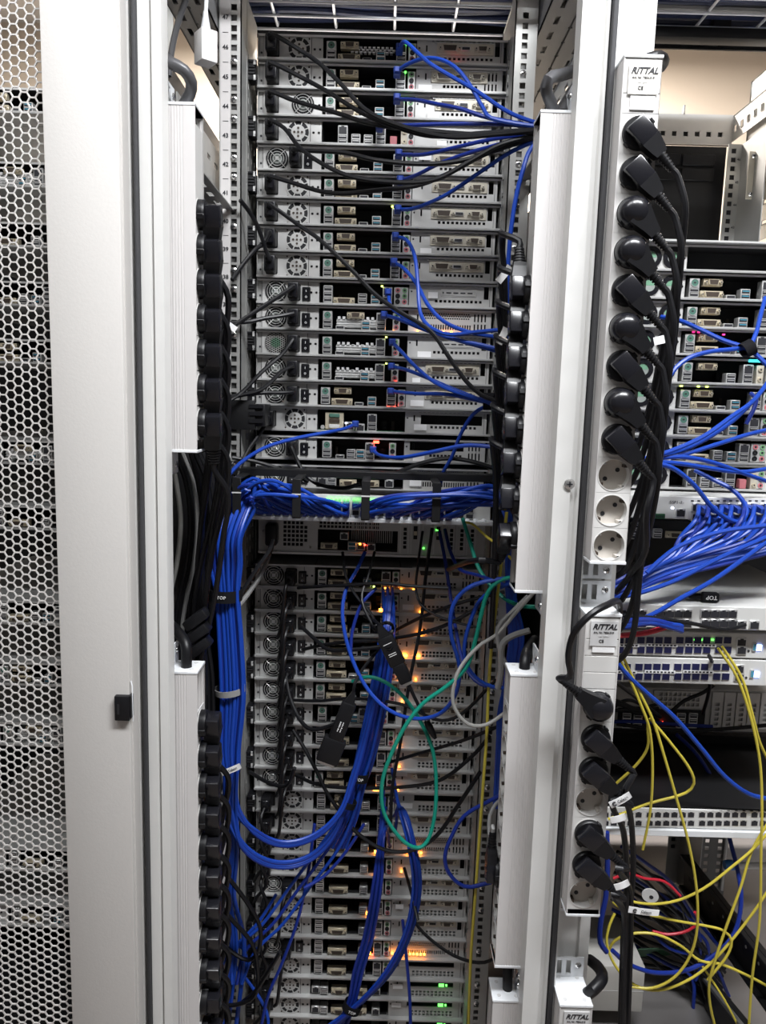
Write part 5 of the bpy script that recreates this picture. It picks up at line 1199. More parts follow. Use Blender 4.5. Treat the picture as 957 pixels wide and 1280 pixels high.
# ---- horizontal blue bundle from the white switch, left and right halves
rnd = random.Random(11)
BL = 'blue patch cable of the bundle from the white switch, hanging down the left post'
BR = 'blue patch cable of the bundle from the white switch, turning down at the right'
boot = lambda b: (b.bbox(-.0056, .0056, -.020, .004, -.0055, .0055, 'bluedark', .001, 1), b.frust((0, -.032, .003), (.0034, .0034), (0, -.019, 0), (.0048, .0048), 1, 'bluedark'))
NL = 0
for i in range(24):
    for j in (0, 1):
        X = SWP[i]; zp = sw_z + .0145 + j * .0125
        s0 = Vector((X, 1.296, zp)); s1_ = Vector((X, 1.262, zp + .001))
        left = i < 12
        lvl = rnd.random()
        if left:
            if NL >= 24: continue
            f = i / 11.0
            zt = P(380, 622 - 20 * rnd.random() - 8 * (1 - f), 1.23).z
            yy = 1.225 + rnd.uniform(-.03, .02)
            q = [s0, s1_]
            xa = X - .035
            col = NL; cx_ = [266, 271, 276, 281, 286, 291, 296, 301][col % 8] + rnd.uniform(-1.5, 1.5); cy_ = 1.190 + .014 * (col // 8) + rnd.uniform(-.003, .003)
            q.append(Vector((X - .022, 1.245, zp + .012)))
            if X - .07 > P(330, 620, 1.22).x: q.append(Vector((X - .075, yy, zt)))
            q += [P(315 + rnd.uniform(-4, 4), 606 + (col % 8) * 3.2 - (8 if col >= 16 else 0), yy), P(cx_ + 16, 628 + rnd.uniform(-5, 8), 1.215), P(cx_ - 1, 672, cy_ - .005), P(cx_ - 3 + (col % 3), 705, cy_)]
            cx2 = 284 + (cx_ - 283) * .78
            q += [P(cx2 - 1, 742, cy_), P(cx2 + 3, 800, cy_), P(cx2 + 6, 870, cy_), P(287 + (cx_ - 283) * .62, 935, cy_), P(288 + (cx_ - 283) * .5, 962, cy_)]
            kind = NL % 3
            if kind == 0:      # sweeps right in the upper loop and joins the rising bundle
                o_ = rnd.uniform(-3, 3)
                q += [P(292 + o_ + (cx_ - 283) * .4, 1005, 1.21), P(316, 1038 + o_, 1.22), P(352, 1055 + o_, 1.235), P(392, 1046 + o_, 1.25), P(424, 1017 + o_, 1.26), P(441 + o_, 975, 1.27), P(458 + o_, 915, 1.28), P(473 + o_, 850, 1.29), P(482 + o_, 790, 1.30), P(486 + o_, 745, 1.345)]
            elif kind == 1:    # lower loop, then down
                o_ = rnd.uniform(-4, 4)
                q += [P(288 + o_ + (cx_ - 283) * .4, 1015, 1.21), P(304, 1058 + o_, 1.22), P(340, 1080 + o_, 1.24), P(380, 1076 + o_, 1.26), P(412, 1050 + o_, 1.27), P(432, 1008 + o_, 1.275), P(450 + o_, 945, 1.285), P(466 + o_, 870, 1.29), P(478 + o_, 800, 1.30)]
            else:
                o_ = rnd.uniform(-6, 6)
                q += [P(286 + o_, 1010, 1.21), P(292 + o_, 1060, 1.23), P(288 + o_, 1120, 1.25), P(296 + o_ * 2, 1180, 1.26), P(285 + o_ * 2, 1290, 1.27)]
            c = curve('patch_cable', q, .0031, 'blue' if rnd.random() < .8 else 'bluedark'); tag(c, BL, 'cable', 'blue bundle down the left post'); NL += 1
            obj('connector', cached('switch_boot', boot), c)
        else:
            f = (i - 12) / 11.0
            if j == 0 and i % 3 == 0: continue
            zt = P(560, 640 - 22 * rnd.random() - 12 * f, 1.22).z; yy = 1.222 + rnd.uniform(-.025, .02)
            q = [s0, s1_, Vector((X + .018, 1.245, zp + .010))]
            if X + .07 < P(600, 620, 1.22).x: q.append(Vector((X + .07, yy, zt)))
            q += [P(617 + rnd.uniform(-3, 3), 608 + rnd.random() * 26, yy - .005), P(632 + rnd.uniform(-2, 5), 632 + rnd.uniform(0, 14), 1.19), P(637 + rnd.uniform(-4, 4), 680, 1.19), P(638 + rnd.uniform(-5, 6), 740, 1.19), P(646 + rnd.uniform(-10, 8), 800, 1.20), P(630 + rnd.uniform(-8, 10), 900, 1.22), P(625 + rnd.uniform(-8, 8), 1010, 1.24)]
            c = curve('patch_cable', q, .0031, 'blue' if rnd.random() < .8 else 'bluedark'); tag(c, BR, 'cable', 'blue bundle turning down at the right')
            obj('connector', cached('switch_boot', boot), c)
def wrap(label, px, py, Y, rx, ry, tilt=0, word=None, h=.007, name='velcro_tie', m='blackmat', wpos=(0, 0), tw=0, ts=.0075):
    t = thing(name, label, 'cable tie', tuple(P(px, py, Y)))
    b = MB(); b.ring(0, 0, 1, 1.0, -h, h, 28, m)
    b = MB(); n = 28; vs = []; fs = []
    for i in range(n):
        a = 2 * pi * i / n
        for k in ((rx, -h), (rx + .0012, -h), (rx + .0012, h), (rx, h)):
            s_ = (k[0]) / rx; vs.append((rx * s_ * cos(a), ry * s_ * sin(a), k[1]))
    for i in range(n):
        a, c_ = i * 4, ((i + 1) % n) * 4
        for k in range(4): fs.append((a + k, c_ + k, c_ + (k + 1) % 4, a + (k + 1) % 4))
    b.add(vs, fs, m); o = obj('strap', b, t); o.rotation_euler = (0, radians(tilt), 0)
    if word: text('lettering', word, ts, 'inkw', o, (wpos[0], -ry - .0022, wpos[1]), bold=.0001)
    return t
wrap("black velcro tie marked TOP round the thick blue bundle, left of the servers", 281, 742, 1.203, .0265, .0265, 2, 'TOP', .0095)
wrap('plain grey velcro tie round the thick blue bundle, below the marked one', 287, 862, 1.203, .0235, .0235, -6, None, .005, m='cordgrey')
# ---- blue strands that rise from below into the servers, with their ties
for i in range(9):
    o_ = (i - 4) * 2.1; y_ = 1.285 + .008 * (i % 3)
    c = curve('patch_cable', [P(487 + o_ * .7 - 3, 735 + 14 * (i % 4), 1.375), P(486 + o_ * .7, 770, 1.32), P(483 + o_ * .8, 830, y_), P(472 + o_, 890, y_), P(458 + o_, 950, y_), P(446 + o_, 985, y_), P(436 + o_ * 1.2, 1020, y_), P(415 + o_ * 2, 1060, y_), P(378 + o_ * 2, 1110, y_), P(345 + o_ * 2, 1155, 1.28), P(310 + o_ * 2, 1190, 1.27), P(298 + o_, 1230, 1.26)][: (12 if i % 3 == 0 else 8)], .0031, 'bluedark' if i % 2 else 'blue')
    tag(c, 'blue patch cable in the slanting strand tied below the orange lights, middle rack', 'cable', 'slanting blue strand')
wrap('black velcro tie marked TOP on the slanting blue strand, lower middle', 449, 970, 1.285, .0155, .013, 8, 'TOP', .008)
wrap('dark velcro tie where the blue loop joins the slanting strand', 434, 1003, 1.275, .0150, .013, 22, None, .006, m='blackmat')
for i in range(12):
    o_ = (i - 5.5); y_ = 1.30 + .007 * (i % 3)
    if i < 7: q = [P(486 + o_ * 1.2, 985 + 12 * i, 1.375), P(480 + o_, 1040, 1.33), P(476 + o_ * 1.6, 1100, y_), P(465 + o_ * 1.8, 1170, y_), P(452 + o_ * 1.8, 1215, y_), P(442 + o_ * 1.4, 1255, y_), P(425 + o_ * 3, 1300, y_)]
    else: q = [P(488 + o_, 960 + 20 * (i - 7), 1.37), P(497 + o_, 1010, 1.33), P(508 + o_ * 2, 1060, y_ - .02), P(513 + o_ * 2.2, 1110, y_ - .02), P(503 + o_ * 2, 1165, y_ - .02), P(478 + o_ * 2, 1215, y_ - .02), P(444 + o_ * 1.2, 1255, y_ - .015), P(395 + o_ * 3, 1290, y_ - .015)]
    c = curve('patch_cable', q, .0031, 'blue' if i % 3 else 'bluedark')
    tag(c, 'blue patch cable in the lowest strand, gathered by a tie at the bottom edge', 'cable', 'lowest blue strand')
wrap('black velcro tie marked TOP at the very bottom of the middle rack', 440, 1258, 1.295, .0165, .014, 20, 'TOP', .008)
for i, (pts, m) in enumerate((([(470, 735), (452, 755), (440, 790), (438, 820)], 'bluedark'), ([(393, 1030), (385, 1090), (372, 1150), (352, 1205), (335, 1245), (325, 1290)], 'bluedark'), ([(345, 1118), (325, 1150), (305, 1172), (286, 1190), (275, 1215)], 'blue'), ([(283, 1195), (300, 1215), (318, 1238), (333, 1265), (336, 1290)], 'blue'), ([(290, 1186), (300, 1182), (308, 1200), (303, 1222), (292, 1230)], 'blue'), ([(455, 1030), (432, 1065), (405, 1095), (380, 1110)], 'bluedark'), ([(503, 1150), (508, 1200), (512, 1250), (513, 1290)], 'bluedark'))):
    cable(['short dark blue cable under the white two-unit server', 'dark blue cable slanting down left past the lower punched fans', 'blue cable slanting from the lower left servers to the post', 'blue cable falling right at the bottom left corner of the servers', 'small blue loop beside the lower left plugs', 'dark blue cable joining the slanting strand from the right', 'thin dark blue cable falling straight below the lowest white stickers'][i], pts, 1.30, 1.27, m, .003)
# big loose loops
cable('big loose blue loop hanging from the white two-unit server', [(456, 690), (446, 712), (432, 738), (428, 770), (436, 812), (455, 855), (482, 885), (515, 898), (548, 893), (568, 870), (574, 835), (563, 790), (566, 757), (583, 736), (610, 726), (650, 722)], 1.36, 1.15, 'blue', .0034, .05)
cable('blue cable dropping from the two-unit server into the right-hand bundle', [(556, 662), (563, 690), (575, 712), (600, 720), (640, 735)], 1.38, 1.18, 'bluedark', .0032)
cable('dark blue cable hanging straight from the two-unit server to the fibre loop', [(549, 664), (556, 700), (562, 740), (570, 790), (580, 830), (600, 855), (640, 860)], 1.38, 1.20, 'bluedark', .0032)
cable('second blue loop right of the green cable, curving under to the strip', [(640, 728), (605, 745), (590, 770), (580, 810), (585, 835), (606, 855), (640, 862)], 1.18, 1.18, 'blue', .0032)
cable('blue half loop at the right of the lower servers', [(645, 985), (610, 1002), (580, 1020), (563, 1048), (556, 1070), (560, 1090), (580, 1108), (605, 1105), (640, 1095)], 1.20, 1.20, 'bluedark', .0034)
cable('green cable crossing from the white switch down to the strip at right', [(578, 648), (588, 680), (598, 710), (612, 730), (630, 748), (650, 757), (672, 759)], 1.28, 1.15, 'green', .0033, con=None)
cable('big loose green cable loop hanging in front of the orange lights', [(650, 722), (628, 724), (611, 738), (602, 765), (594, 800), (582, 835), (555, 860), (530, 878), (508, 905), (490, 940), (478, 975), (478, 1010), (490, 1035), (510, 1056), (528, 1058), (540, 1035), (545, 990), (541, 940), (527, 905), (505, 872), (482, 853), (460, 846), (440, 852)], 1.15, 1.27, 'green', .0033, .03)
cable('grey cable loop right of the green one', [(672, 735), (645, 765), (622, 792), (598, 808), (575, 835), (566, 862), (568, 885), (585, 905), (607, 906), (632, 890), (650, 875)], 1.14, 1.18, 'cordlight', .003, 0)
cable('grey cable falling behind the yellow one to the strip', [(660, 745), (640, 765), (622, 785), (624, 810), (634, 835)], 1.16, 1.14, 'cordgrey', .0035)
cable('grey cable bent over the lower strip right of the servers', [(662, 788), (640, 795), (628, 805), (626, 840), (622, 860)], 1.13, 1.15, 'cordgrey', .005)
cable('yellow fibre leaving the white switch to the right', [(575, 652), (590, 655), (607, 670), (625, 684), (640, 700)], 1.29, 1.18, 'yellow', .0022)
cable('long yellow fibre hanging straight down right of the servers', [(633, 640), (628, 690), (622, 740), (616, 790), (611, 850), (608, 920), (603, 990), (598, 1060), (593, 1130), (588, 1200), (585, 1290)], 1.16, 1.22, 'yellow', .0026)
# black cables over the lower servers
for i, (pts, r) in enumerate((([(372, 735), (400, 733), (440, 731), (478, 729), (520, 733), (560, 735)], .003), ([(376, 783), (395, 800), (410, 812), (440, 812), (480, 808)], .0036), ([(378, 812), (405, 806), (440, 802), (480, 800)], .0032), ([(357, 848), (363, 875), (375, 900), (390, 912), (420, 905)], .0036), ([(366, 912), (380, 935), (396, 965), (408, 990), (425, 1015), (445, 1040), (480, 1062), (515, 1063), (545, 1045), (570, 1010), (600, 965)], .0036), ([(368, 968), (395, 980), (440, 985), (500, 984), (550, 975), (590, 945), (612, 920)], .0034),
    ([(312, 965), (335, 978), (358, 982), (368, 960)], .0036), ([(480, 800), (520, 793), (560, 780), (610, 752)], .0034), ([(490, 790), (530, 770), (580, 752), (630, 740)], .0032), ([(480, 955), (530, 940), (580, 925), (630, 905)], .0032), ([(360, 875), (400, 876), (440, 873), (500, 880), (560, 900), (620, 850)], .003), ([(512, 1130), (520, 1155), (545, 1180), (575, 1198), (605, 1203), (630, 1190)], .003), ([(540, 660), (532, 720), (524, 790), (512, 850), (500, 930), (490, 985), (488, 1040)], .003), ([(528, 664), (523, 700), (520, 740), (530, 760), (560, 775), (600, 785)], .0022),
    ([(428, 690), (432, 720), (445, 745), (462, 765), (475, 790)], .0026), ([(468, 690), (460, 720), (452, 750), (470, 790)], .0026), ([(505, 1085), (515, 1120), (522, 1150)], .003))):
    cable('black cable across the lower servers, ' + ['just under the two-unit white server', 'drooping from the third fan', 'rising from the fourth fan', 'hanging beside the sixth fan', 'sagging to the bottom of the green loop', 'running level at the tenth fan', 'coming in from the left post', 'rising right through the green loop', 'rising right near the first orange lights', 'rising right through the middle of the green loop', 'running behind the dark adapter', 'drooping under the lowest orange lights', 'hanging from the two-unit server', 'thin, kinked, under the green light', 'thin, from the two-unit video socket', 'thin, from the two-unit red light', 'short, beside the lowest strand'][i], pts, 1.35, 1.26, 'cord', r, .01)
for i, pts in enumerate(([(300, 745), (312, 725), (325, 705), (337, 688), (342, 675)], [(255, 1055), (280, 1090), (310, 1130), (325, 1160), (322, 1190), (310, 1200), (290, 1190), (275, 1175)], [(265, 1120), (290, 1150), (315, 1180), (322, 1215), (318, 1245), (295, 1256), (275, 1256)], [(350, 1190), (335, 1215), (318, 1240), (300, 1255)])):
    cable('black cord, ' + ['rising to the power socket of the two-unit white server', 'looping beside the lower left plugs, upper of two', 'looping beside the lower left plugs, lower of two', 'falling from the eighteenth fan to the lower left plugs'][i], pts, 1.22, 1.26, 'cord', .0038, name='power_cable', cat='power cord')
# tall black plugs at the left ends of the lower servers
for j, (k, ps_, *_r) in enumerate(LOW):
    base = Z0 - (k + .53) * U
    pos = Vector((CX + RX(340.5 if ps_ == 'A' else 369.5), YS - .003, base + RZ(15.5)))
    t = thing('power_cable', 'black plug and cord in the %s server below the two-unit white chassis' % (ORD[j] if j else 'first'), 'power cord', tuple(pos))
    obj('plug', cached('inlet_plug', m_iec), t)
    s_ = -1 if ps_ == 'A' else 1
    curve('cord', [pos + Vector((0, -.036, .003)), pos + Vector((-.004, -.055, -.012)), pos + Vector((-.008 * s_, -.056, -.05)), pos + Vector((-.012, -.05, -.085)), pos + Vector((-.02, -.03, -.11))], .0034, 'cord', t, org=pos)
# IEC plug of the two-unit chassis
t = thing('power_cable', 'black power plug in the two-unit white server under the switch', 'power cord', tuple(ch.location + inl.location))
b = MB(); b.bbox(-.0105, .0105, -.030, 0, -.020, .020, 'black', .004, 2); b.frust((0, -.012, -.018), (.005, .006), (-.004, -.016, -.040), (.0035, .004), 2, 'black'); obj('plug', b, t)
curve('cord', [(t.location.x - .004, t.location.y - .016, t.location.z - .038)] + [tuple(v) for v in pp([(334, 700), (324, 722), (308, 745), (296, 760)], 1.36, 1.27)], .0042, 'cordgrey', t, org=t.location)
# adapters hanging in the lower tangle
def adapter(label, pa, pb, Y, w0, w1, word, cord, name='display_adapter'):
    a, c = P(*pa, Y), P(*pb, Y); d = (c - a); L = d.length
    mx = frame_matrix(a, (0, -1, 0), d)
    t = thing(name, label, 'adapter', tuple(a)); R = mx.to_euler()
    b = MB(); b.bbox(0, L * .62, -w0, w0, -.008, .008, 'black', .003, 2); o = obj('case', b, t); o.rotation_euler = R
    b = MB(); b.frust((-.02, 0, 0), (.003, .003), (0, 0, 0), (w0 * .7, .006), 0, 'black'); o4 = obj('boot', b, t); o4.rotation_euler = R; b = MB(); b.bbox(L * .60, L, -w1, w1, -.009, .009, 'black', .003, 2)
    o2 = obj('plug_hood', b, t); o2.rotation_euler = R
    b = MB(); b.bbox(L, L + .006, -w1 * .8, w1 * .8, -.004, .004, 'silver', .001, 1); o3 = obj('connector', b, t); o3.rotation_euler = R
    b = MB(); z = .0081; rm = random.Random(5)
    if word == 'ticks':
        for r_ in (-1, 1):
            for k in range(6):
                x0 = L * .30 + k * .0032; b.box(x0, x0 + rm.uniform(.0012, .0026), r_ * .0024 - .0011, r_ * .0024 + rm.uniform(.0002, .0011), z, z + .0004, 'inkw')
    else:
        for x0, w_ in ((.012, .0075), (.030, .0065), (.0335, .0065)): b.box(x0, x0 + .0010, -w_, w_, z, z + .0004, 'inkw')
        for x0 in (.016, .0205):
            for s_ in (-1, 1): b.add([(x0, s_ * .0055, z + .0003), (x0 + .001, s_ * .0055, z + .0003), (x0 + .0055, 0, z + .0003), (x0 + .0045, 0, z + .0003)], [(0, 1, 2, 3), (3, 2, 1, 0)], 'bluetip')
    m_ = obj('printed_mark', b, o)
    if cord: curve('cord', [a + (a - c).normalized() * .018] + pp(cord, Y, 1.30), .0028, 'cord', t, org=a)
adapter('dark video adapter with a big plug hood hanging left of the slanting strand', (437, 878), (408, 952), 1.24, .0125, .0195, 'ticks', [(443, 855), (452, 838), (470, 815), (482, 795)])
adapter('dark adapter with pale chevron marks hanging under the tangle of black cords', (480, 795), (508, 852), 1.22, .0135, .011, 'chevrons', [(478, 785), (468, 776), (455, 770)])
t = thing('cable_knot', 'loose knot of thin black cords above the chevron-marked adapter', 'cord', tuple(P(478, 785, 1.25)))
for i in range(3): b = MB(); b.tube([(.017 * (1 - .2 * i) * cos(a_) + .004 * i, .006 * sin(2 * a_ + i) - .004 * i, (.008 + .003 * i) * sin(a_)) for a_ in [k * pi / 12 for k in range(25)]], .0022, 6, 'cord'); obj('coil', b, t)
cable('long black cord with a moulded end hanging past the chevron-marked adapter', [(510, 855), (522, 880), (534, 900), (542, 916)], 1.22, 1.22, 'cord', .003, name='power_cable', cat='power cord')
t = thing('cord_end', 'moulded black cord end pointing down right, inside the green loop', 'connector', tuple(P(532, 900, 1.215)))
b = MB(); b.lathe([(.002, 0), (.005, .004), (.0062, .012), (.0052, .028), (.003, .036)], 12, 'black', (0, 0, 0), 'x'); o = obj('moulding', b, t); o.rotation_euler = frame_matrix((0, 0, 0), (0, -1, 0), P(545, 925, 1.215) - P(532, 900, 1.215)).to_euler()
# cords in the gap beside the left post
for i in range(10):
    x0_ = 216 + i * 5.2; o_ = rnd.uniform(-5, 5)
    cable('grey cord hanging in the dark gap under the upper left power strip' if i == 3 else ('pale grey cord curving in the dark gap under the upper left power strip' if i == 0 else 'black cord hanging in the dark gap between the left power strips'),
          [(x0_ - 4, 566), (x0_ + 6 + o_, 600), (x0_ + 12 + o_, 650), (x0_ + 8 + o_, 700), (x0_ - 2 + o_, 750), (x0_ - 4, 790), (x0_ + o_, 850), (x0_ + 4, 950)], 1.16 + .012 * (i % 5), 1.19, 'cordgrey' if i == 3 else ('cordlight' if i == 0 else 'cord'), .0038, 0, None if i in (0, 3) else 'black cords in the gap between the left power strips', name='power_cable', cat='power cord')
t = thing('power_plug_pair', 'pair of dark plug blocks stacked above the lower left power strip', 'plug', tuple(P(246, 783, 1.13)))
for i in range(3): b = MB(); b.bbox(-.02, .02, -.013, .013, -.008, .008, 'black', .003, 2); b.xform(Matrix.Rotation(radians(-38), 4, 'Y')); obj('plug_block', b, t, (.002 * i, 0, .012 - i * .022))
# ------------------------------------------------------------------ right-hand rack: cables
R_ = ', right-hand rack'
for lab, pts, ya, yb, m, r in (
    ('blue cable rising from the plug cords and arching to the velcro tie', [(806, 574), (823, 562), (828, 535), (830, 495), (838, 468), (858, 449), (885, 440), (912, 437), (934, 434)], 1.12, 1.18, 'blue', .0035),
    ('blue cable slanting down from the third ring fan to the velcro tie', [(826, 396), (850, 401), (875, 412), (905, 426), (936, 437), (960, 458)], 1.26, 1.16, 'blue', .0035),
    ('blue cable dropping to the velcro tie from the upper right', [(956, 372), (950, 395), (945, 415), (938, 432)], 1.25, 1.18, 'blue', .0034),
    ('highest blue cable fanning up to the right from the plug cords', [(806, 574), (840, 563), (878, 546), (915, 520), (942, 500), (965, 470)], 1.12, 1.24, 'blue', .0036),
    ('blue cable just under the highest one of the fan', [(806, 576), (842, 567), (882, 549), (917, 525), (944, 498)], 1.13, 1.26, 'blue', .0034),
    ('blue cable rising gently to the right edge', [(806, 576), (850, 569), (900, 554), (935, 543), (965, 536)], 1.13, 1.25, 'blue', .0034),
    ('blue cable falling gently to the right edge', [(806, 575), (850, 571), (890, 578), (930, 592), (965, 604)], 1.13, 1.22, 'blue', .0034),
    ('blue cable bowing down then level to the right edge', [(806, 577), (845, 579), (885, 585), (925, 590), (965, 585)], 1.12, 1.22, 'blue', .0034),
    ('blue cable looping below the white switch front and back to a plug', [(806, 578), (838, 584), (866, 605), (888, 632), (908, 648), (925, 652), (933, 640), (930, 628)], 1.12, 1.19, 'blue', .0036),
    ('blue cable from the lowest server slanting to the switch plugs', [(868, 588), (890, 599), (915, 612), (928, 626), (934, 640)], 1.24, 1.19, 'blue', .0034),
    ('blue cable from the sixth server dropping to its port', [(938, 492), (945, 500), (940, 515), (932, 530)], 1.27, 1.24, 'bluedark', .0034)):
    cable(lab + R_, pts, ya, yb, m, r, .01)
wrap('dark velcro tie round the blue cables at the right edge of the photo', 934, 436, 1.17, .011, .011, 60, None, .008, m='blackmat')
for i in range(22):
    top = i % 2; px = 872 + (i // 2) * 12.2 + (i // 4) * 4; py = 634 + (0 if top else 12)
    a = P(px, py, 1.222); f = i / 21
    q = [a, P(px + 1, py + 1, 1.18), P(px - 3, py + 16, 1.155), P(px - 22 - 10 * f, 672 + 10 * f, 1.15), P(838 + 60 * f, 694 + 8 * f + rnd.uniform(-5, 5), 1.14), P(806 + 22 * f, 712 + 9 * f + rnd.uniform(-4, 4), 1.12), P(770 + rnd.uniform(-3, 6), 728 + 22 * f + rnd.uniform(-3, 3), 1.10), P(748, 745 + 26 * f, 1.10)]
    c = curve('patch_cable', q, .0034, 'blue' if i % 3 else 'bluedark'); tag(c, 'blue patch cable from the white switch, gathered down left behind the socket strip', 'cable', 'blue cables of the right-hand switch')
    obj('connector', cached('side_boot', lambda b: (b.bbox(-.0056, .0056, -.022, .004, -.0055, .0055, 'bluecon', .001, 1), b.frust((0, -.034, -.002), (.0036, .0036), (0, -.021, 0), (.005, .005), 1, 'bluecon'))), c)
for lab, pts, m, r in (
    ('blue cable crossing in front of the slide-out switch lid, upper', [(965, 656), (900, 665), (850, 682), (825, 700), (808, 716)], 'blue', .0035), ('blue cable crossing in front of the slide-out switch lid, middle', [(965, 668), (900, 697), (845, 725), (800, 741), (760, 750)], 'blue', .0035),
    ('long blue cable crossing the slide-out switch lid under the velcro tie', [(965, 672), (930, 698), (890, 726), (850, 748), (815, 768), (765, 788)], 'blue', .0036)):
    cable(lab + R_, pts, 1.12, 1.10, m, r)
for i in range(9):
    o_ = rnd.uniform(-4, 4)
    c = cable('blue cable in the short tangle before the open network sockets of the deep switch', [(752, 772 + i * 2.2), (782, 776 + o_ + i), (812, 778 + o_), (838, 780 + o_ * .5 + i * .6), (852, 782 + i * .9)], 1.09, 1.10, 'bluedark' if i % 2 else 'blue', .0033, .02, 'blue tangle before the deep switch')
cable('red cable under the blue tangle of the deep white switch', [(752, 796), (780, 794), (808, 791), (832, 784)], 1.085, 1.09, 'red', .0042)
cable('thin black cable with a white collar crossing the deep white switch', [(752, 768), (790, 770), (830, 774), (868, 780), (895, 786), (908, 787), (922, 784), (931, 781)], 1.08, 1.13, 'cord', .003)
cable('black cable hanging from the upper fibre switch to the shaded server', [(886, 820), (890, 830), (888, 850), (884, 872), (878, 892)], 1.13, 1.30, 'cord', .003)
cable('black cable slanting across the shaded two-unit server', [(766, 850), (790, 868), (812, 886), (825, 896)], 1.10, 1.28, 'cord', .0032)
cable('black cable rising across the vent of the shaded two-unit server', [(835, 893), (855, 876), (878, 866), (892, 856)], 1.32, 1.30, 'cord', .0034)
cable('black cable lying along the lower edge of the shaded two-unit server', [(770, 905), (830, 912), (890, 912), (965, 906)], 1.33, 1.30, 'cord', .0036)
cable('blue cable lying inside the shaded two-unit server front', [(764, 902), (800, 902), (850, 906), (890, 908)], 1.33, 1.33, 'bluedark', .0034)
for i in range(5): cable('black cable in the tangle at the left of the shaded two-unit server', [(756, 872 + i * 6), (776, 880 + rnd.uniform(-6, 8)), (795, 884 + rnd.uniform(-8, 8)), (822, 880 + i * 5)], 1.24, 1.33, 'cord', .003, 0, 'black cables of the shaded server')
cable('blue cable falling from the lower fibre switch to the right edge', [(766, 822), (785, 845), (810, 868), (842, 896), (875, 934), (905, 970), (935, 992), (965, 1000)], 1.10, 1.16, 'blue', .0036)
cable('dark blue cable falling past the 48-socket switch and looping back at the bottom', [(845, 918), (868, 940), (888, 970), (902, 1008), (912, 1050), (922, 1090), (926, 1125), (918, 1165), (895, 1192), (860, 1212), (820, 1216), (785, 1205), (765, 1188)], 1.36, 1.12, 'bluedark', .0036, .05)
cable('blue cable hanging close beside the middle camera-facing strip', [(758, 1040), (759, 1080), (757, 1120), (751, 1150), (750, 1178), (758, 1190)], 1.10, 1.10, 'bluedark', .0042)
YF_ = (
    ('falling from the left end of the fibre switches straight down', [(770, 815), (787, 849), (801, 882), (811, 910), (815, 950), (813, 1009), (803, 1062)]),
    ('falling right past the 48-socket switch into the big loop', [(777, 818), (798, 863), (816, 901), (831, 949), (846, 1001), (861, 1057), (870, 1110), (871, 1160), (862, 1195), (842, 1222), (815, 1235), (785, 1233)]),
    ('with a narrow loop before the shaded void', [(812, 898), (838, 929), (861, 960), (867, 979), (857, 991), (809, 1005), (760, 1024)]),
    ('turning back left before the shaded void', [(809, 905), (809, 934), (795, 956), (768, 981)]),
    ('outer one falling from the upper fibre switch at right', [(897, 810), (920, 845), (936, 890), (949, 949), (952, 1009), (951, 1057), (949, 1150), (940, 1220), (935, 1290)]),
    ('inner one falling from the upper fibre switch at right', [(902, 808), (927, 848), (940, 893), (950, 930), (965, 960)]),
    ('slanting from the right edge to the bottom edge', [(965, 1020), (940, 1062), (925, 1110), (905, 1165), (892, 1205), (886, 1230), (887, 1255), (895, 1290)]),
    ('big loop running under the dark tangle', [(965, 1105), (940, 1142), (910, 1180), (878, 1213), (845, 1232), (815, 1238), (788, 1228), (768, 1206), (758, 1178), (762, 1155), (768, 1142)]),
    ('sagging between the paper tags and the right edge', [(762, 1114), (780, 1124), (810, 1130), (845, 1126), (880, 1110), (915, 1083), (940, 1062), (965, 1035)]),
    ('running level from the lowest paper tag into a hook', [(812, 1144), (850, 1152), (885, 1158), (905, 1164), (914, 1176), (908, 1195), (895, 1212), (884, 1225)]),
    ('small loop with a tail running to the right edge', [(760, 1190), (768, 1176), (790, 1167), (820, 1168), (850, 1182), (875, 1201), (900, 1205), (935, 1220), (965, 1236)]),
    ('short one leaving the loop to the bottom edge', [(872, 1200), (890, 1226), (908, 1255), (926, 1290)]),
    ('short kink between the plugs and the tag', [(766, 1128), (776, 1136), (790, 1142), (778, 1152)]))
for i, (w, pts) in enumerate(YF_):
    cable('yellow fibre cable, ' + w, pts, 1.11 + .006 * i, 1.14 + .005 * (i % 4), 'yellow', .0022 if i < 11 else .0018, .01)
for i in range(20):
    cable('black cable in the dark tangle under the 48-socket switch, lower right', [(768 + rnd.uniform(-6, 10), 1058 + i * 6.5), (800 + rnd.uniform(-10, 10), 1078 + i * 6.5), (835 + rnd.uniform(-10, 10), 1105 + i * 6 + rnd.uniform(-10, 10)), (868 + rnd.uniform(-14, 20), 1140 + i * 5), (885 + rnd.uniform(-20, 30), 1185 + i * 5)], 1.22 + .01 * i, 1.30, 'cord' if i % 4 else 'bluedark', .0034, .02, 'dark tangle at lower right')
for lab, pts in (('upper red cable in the dark tangle at lower right', [(766, 1098), (785, 1092), (805, 1098), (830, 1102), (850, 1120)]), ('lower red cable curving out of the dark tangle at lower right', [(868, 1140), (872, 1152), (860, 1163), (835, 1168), (815, 1164)])):
    cable(lab, pts, 1.20, 1.21, 'red', .0024)
t = thing('strain_plate', 'small pale grey plate with a hole inside the dark tangle', 'plate', tuple(P(812, 1119, 1.19)))
b = MB(); b.lathe([(.012, 0), (.012, .002)], 24, 'labelgrey', (0, 0, 0), 'y'); b.disc(.002, -.001, .003, -.0026, -.002, 12, 'ink'); b.xform(Matrix.Rotation(radians(28), 4, 'Y') @ Matrix.Scale(1.25, 4, (1, 0, 0))); obj('plate', b, t)
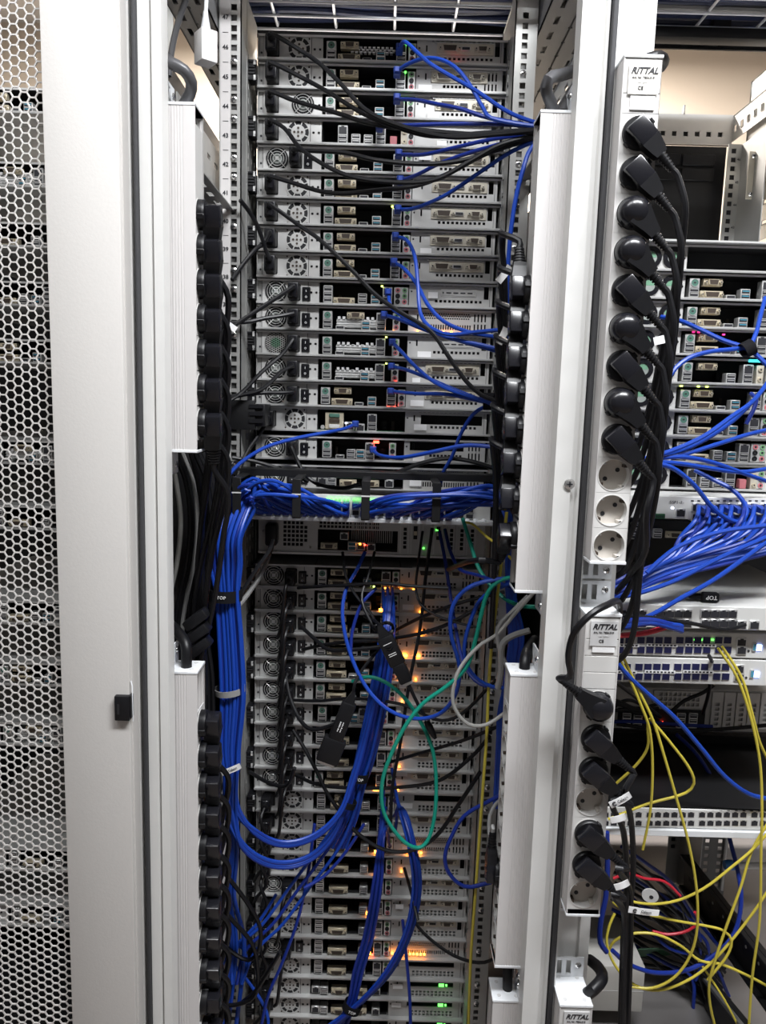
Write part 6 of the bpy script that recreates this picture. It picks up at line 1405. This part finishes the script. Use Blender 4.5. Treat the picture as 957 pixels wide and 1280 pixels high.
# paper tags on the cords
for lab, px, py, Y, ang, w, word in (('white printed paper tag wrapped round the lower end of the blue bundle', 289, 962, 1.155, 24, .034, 'Caleon'), ('white printed paper tag folded on the black cords, uppermost of the three', 775, 1000, .93, 32, .030, 'Caleon'), ('blank white paper tag just below the printed one', 772, 1023, .95, 18, .020, None), ('crumpled white paper tag beside the two lowest plugs', 777, 1106, .94, 25, .020, None), ('long white printed paper tag among the yellow fibres', 804, 1139, .98, -6, .042, 'Caleon'), ('white paper flag on the black cord under the fourth socket plug', 825, 425, .955, 15, .016, None), ('white paper flag at the top plug of the strip right of the servers', 630, 343, 1.10, 52, .026, None), ('white paper flag at the third plug of the strip right of the servers', 628, 420, 1.10, 65, .024, None), ('small white paper flag beside the left post, near numeral 36', 290, 409, 1.24, -35, .016, None), ('white paper flag low on the cords right of the servers', 634, 533, 1.12, 70, .018, None)):
    t = thing('paper_tag', lab, 'tag', tuple(P(px, py, Y)), rot=(0, -radians(ang), 0))
    b = MB(); n = 6; h_ = .0048; vs = []
    for i in range(n + 1):
        u = -w / 2 + w * i / n; y = -.0016 * sin(pi * i / n) - (.002 if i == n else 0)
        vs += [(u, y, -h_ * (.6 if i == n else 1)), (u, y, h_ * (1.2 if i == n else 1)), (u, y + .0005, h_ * (1.2 if i == n else 1)), (u, y + .0005, -h_ * (.6 if i == n else 1))]
    b.add(vs, [(4 * i + k, 4 * i + 4 + k, 4 * i + 4 + (k + 1) % 4, 4 * i + (k + 1) % 4) for i in range(n) for k in range(4)], 'paper'); obj('paper', b, t)
    if word:
        text('lettering', word, .0052, 'ink', t, (.003, -.0026, .0006), bold=.00005)
        b = MB(); b.ring(-w * .30, 0, .0018, .0030, -.0024, -.0014, 16, 'ink', .6, 5.6); obj('crescent_mark', b, t)
t = thing('velcro_tie', 'black velcro tie with upside-down lettering lying on the deep white switch', 'cable tie', tuple(P(880, 748, 1.17)))
b = MB(); b.bbox(-.026, .014, -.008, .012, 0, .006, 'blackmat', .003, 2); b.bbox(-.008, .018, -.014, -.002, -.003, .012, 'blackmat', .003, 2); obj('strap', b, t)
text('lettering', 'TOP', .009, 'inkw', t, (.005, -.0146, .005), rot=(pi / 2, pi, 0), bold=.0001)
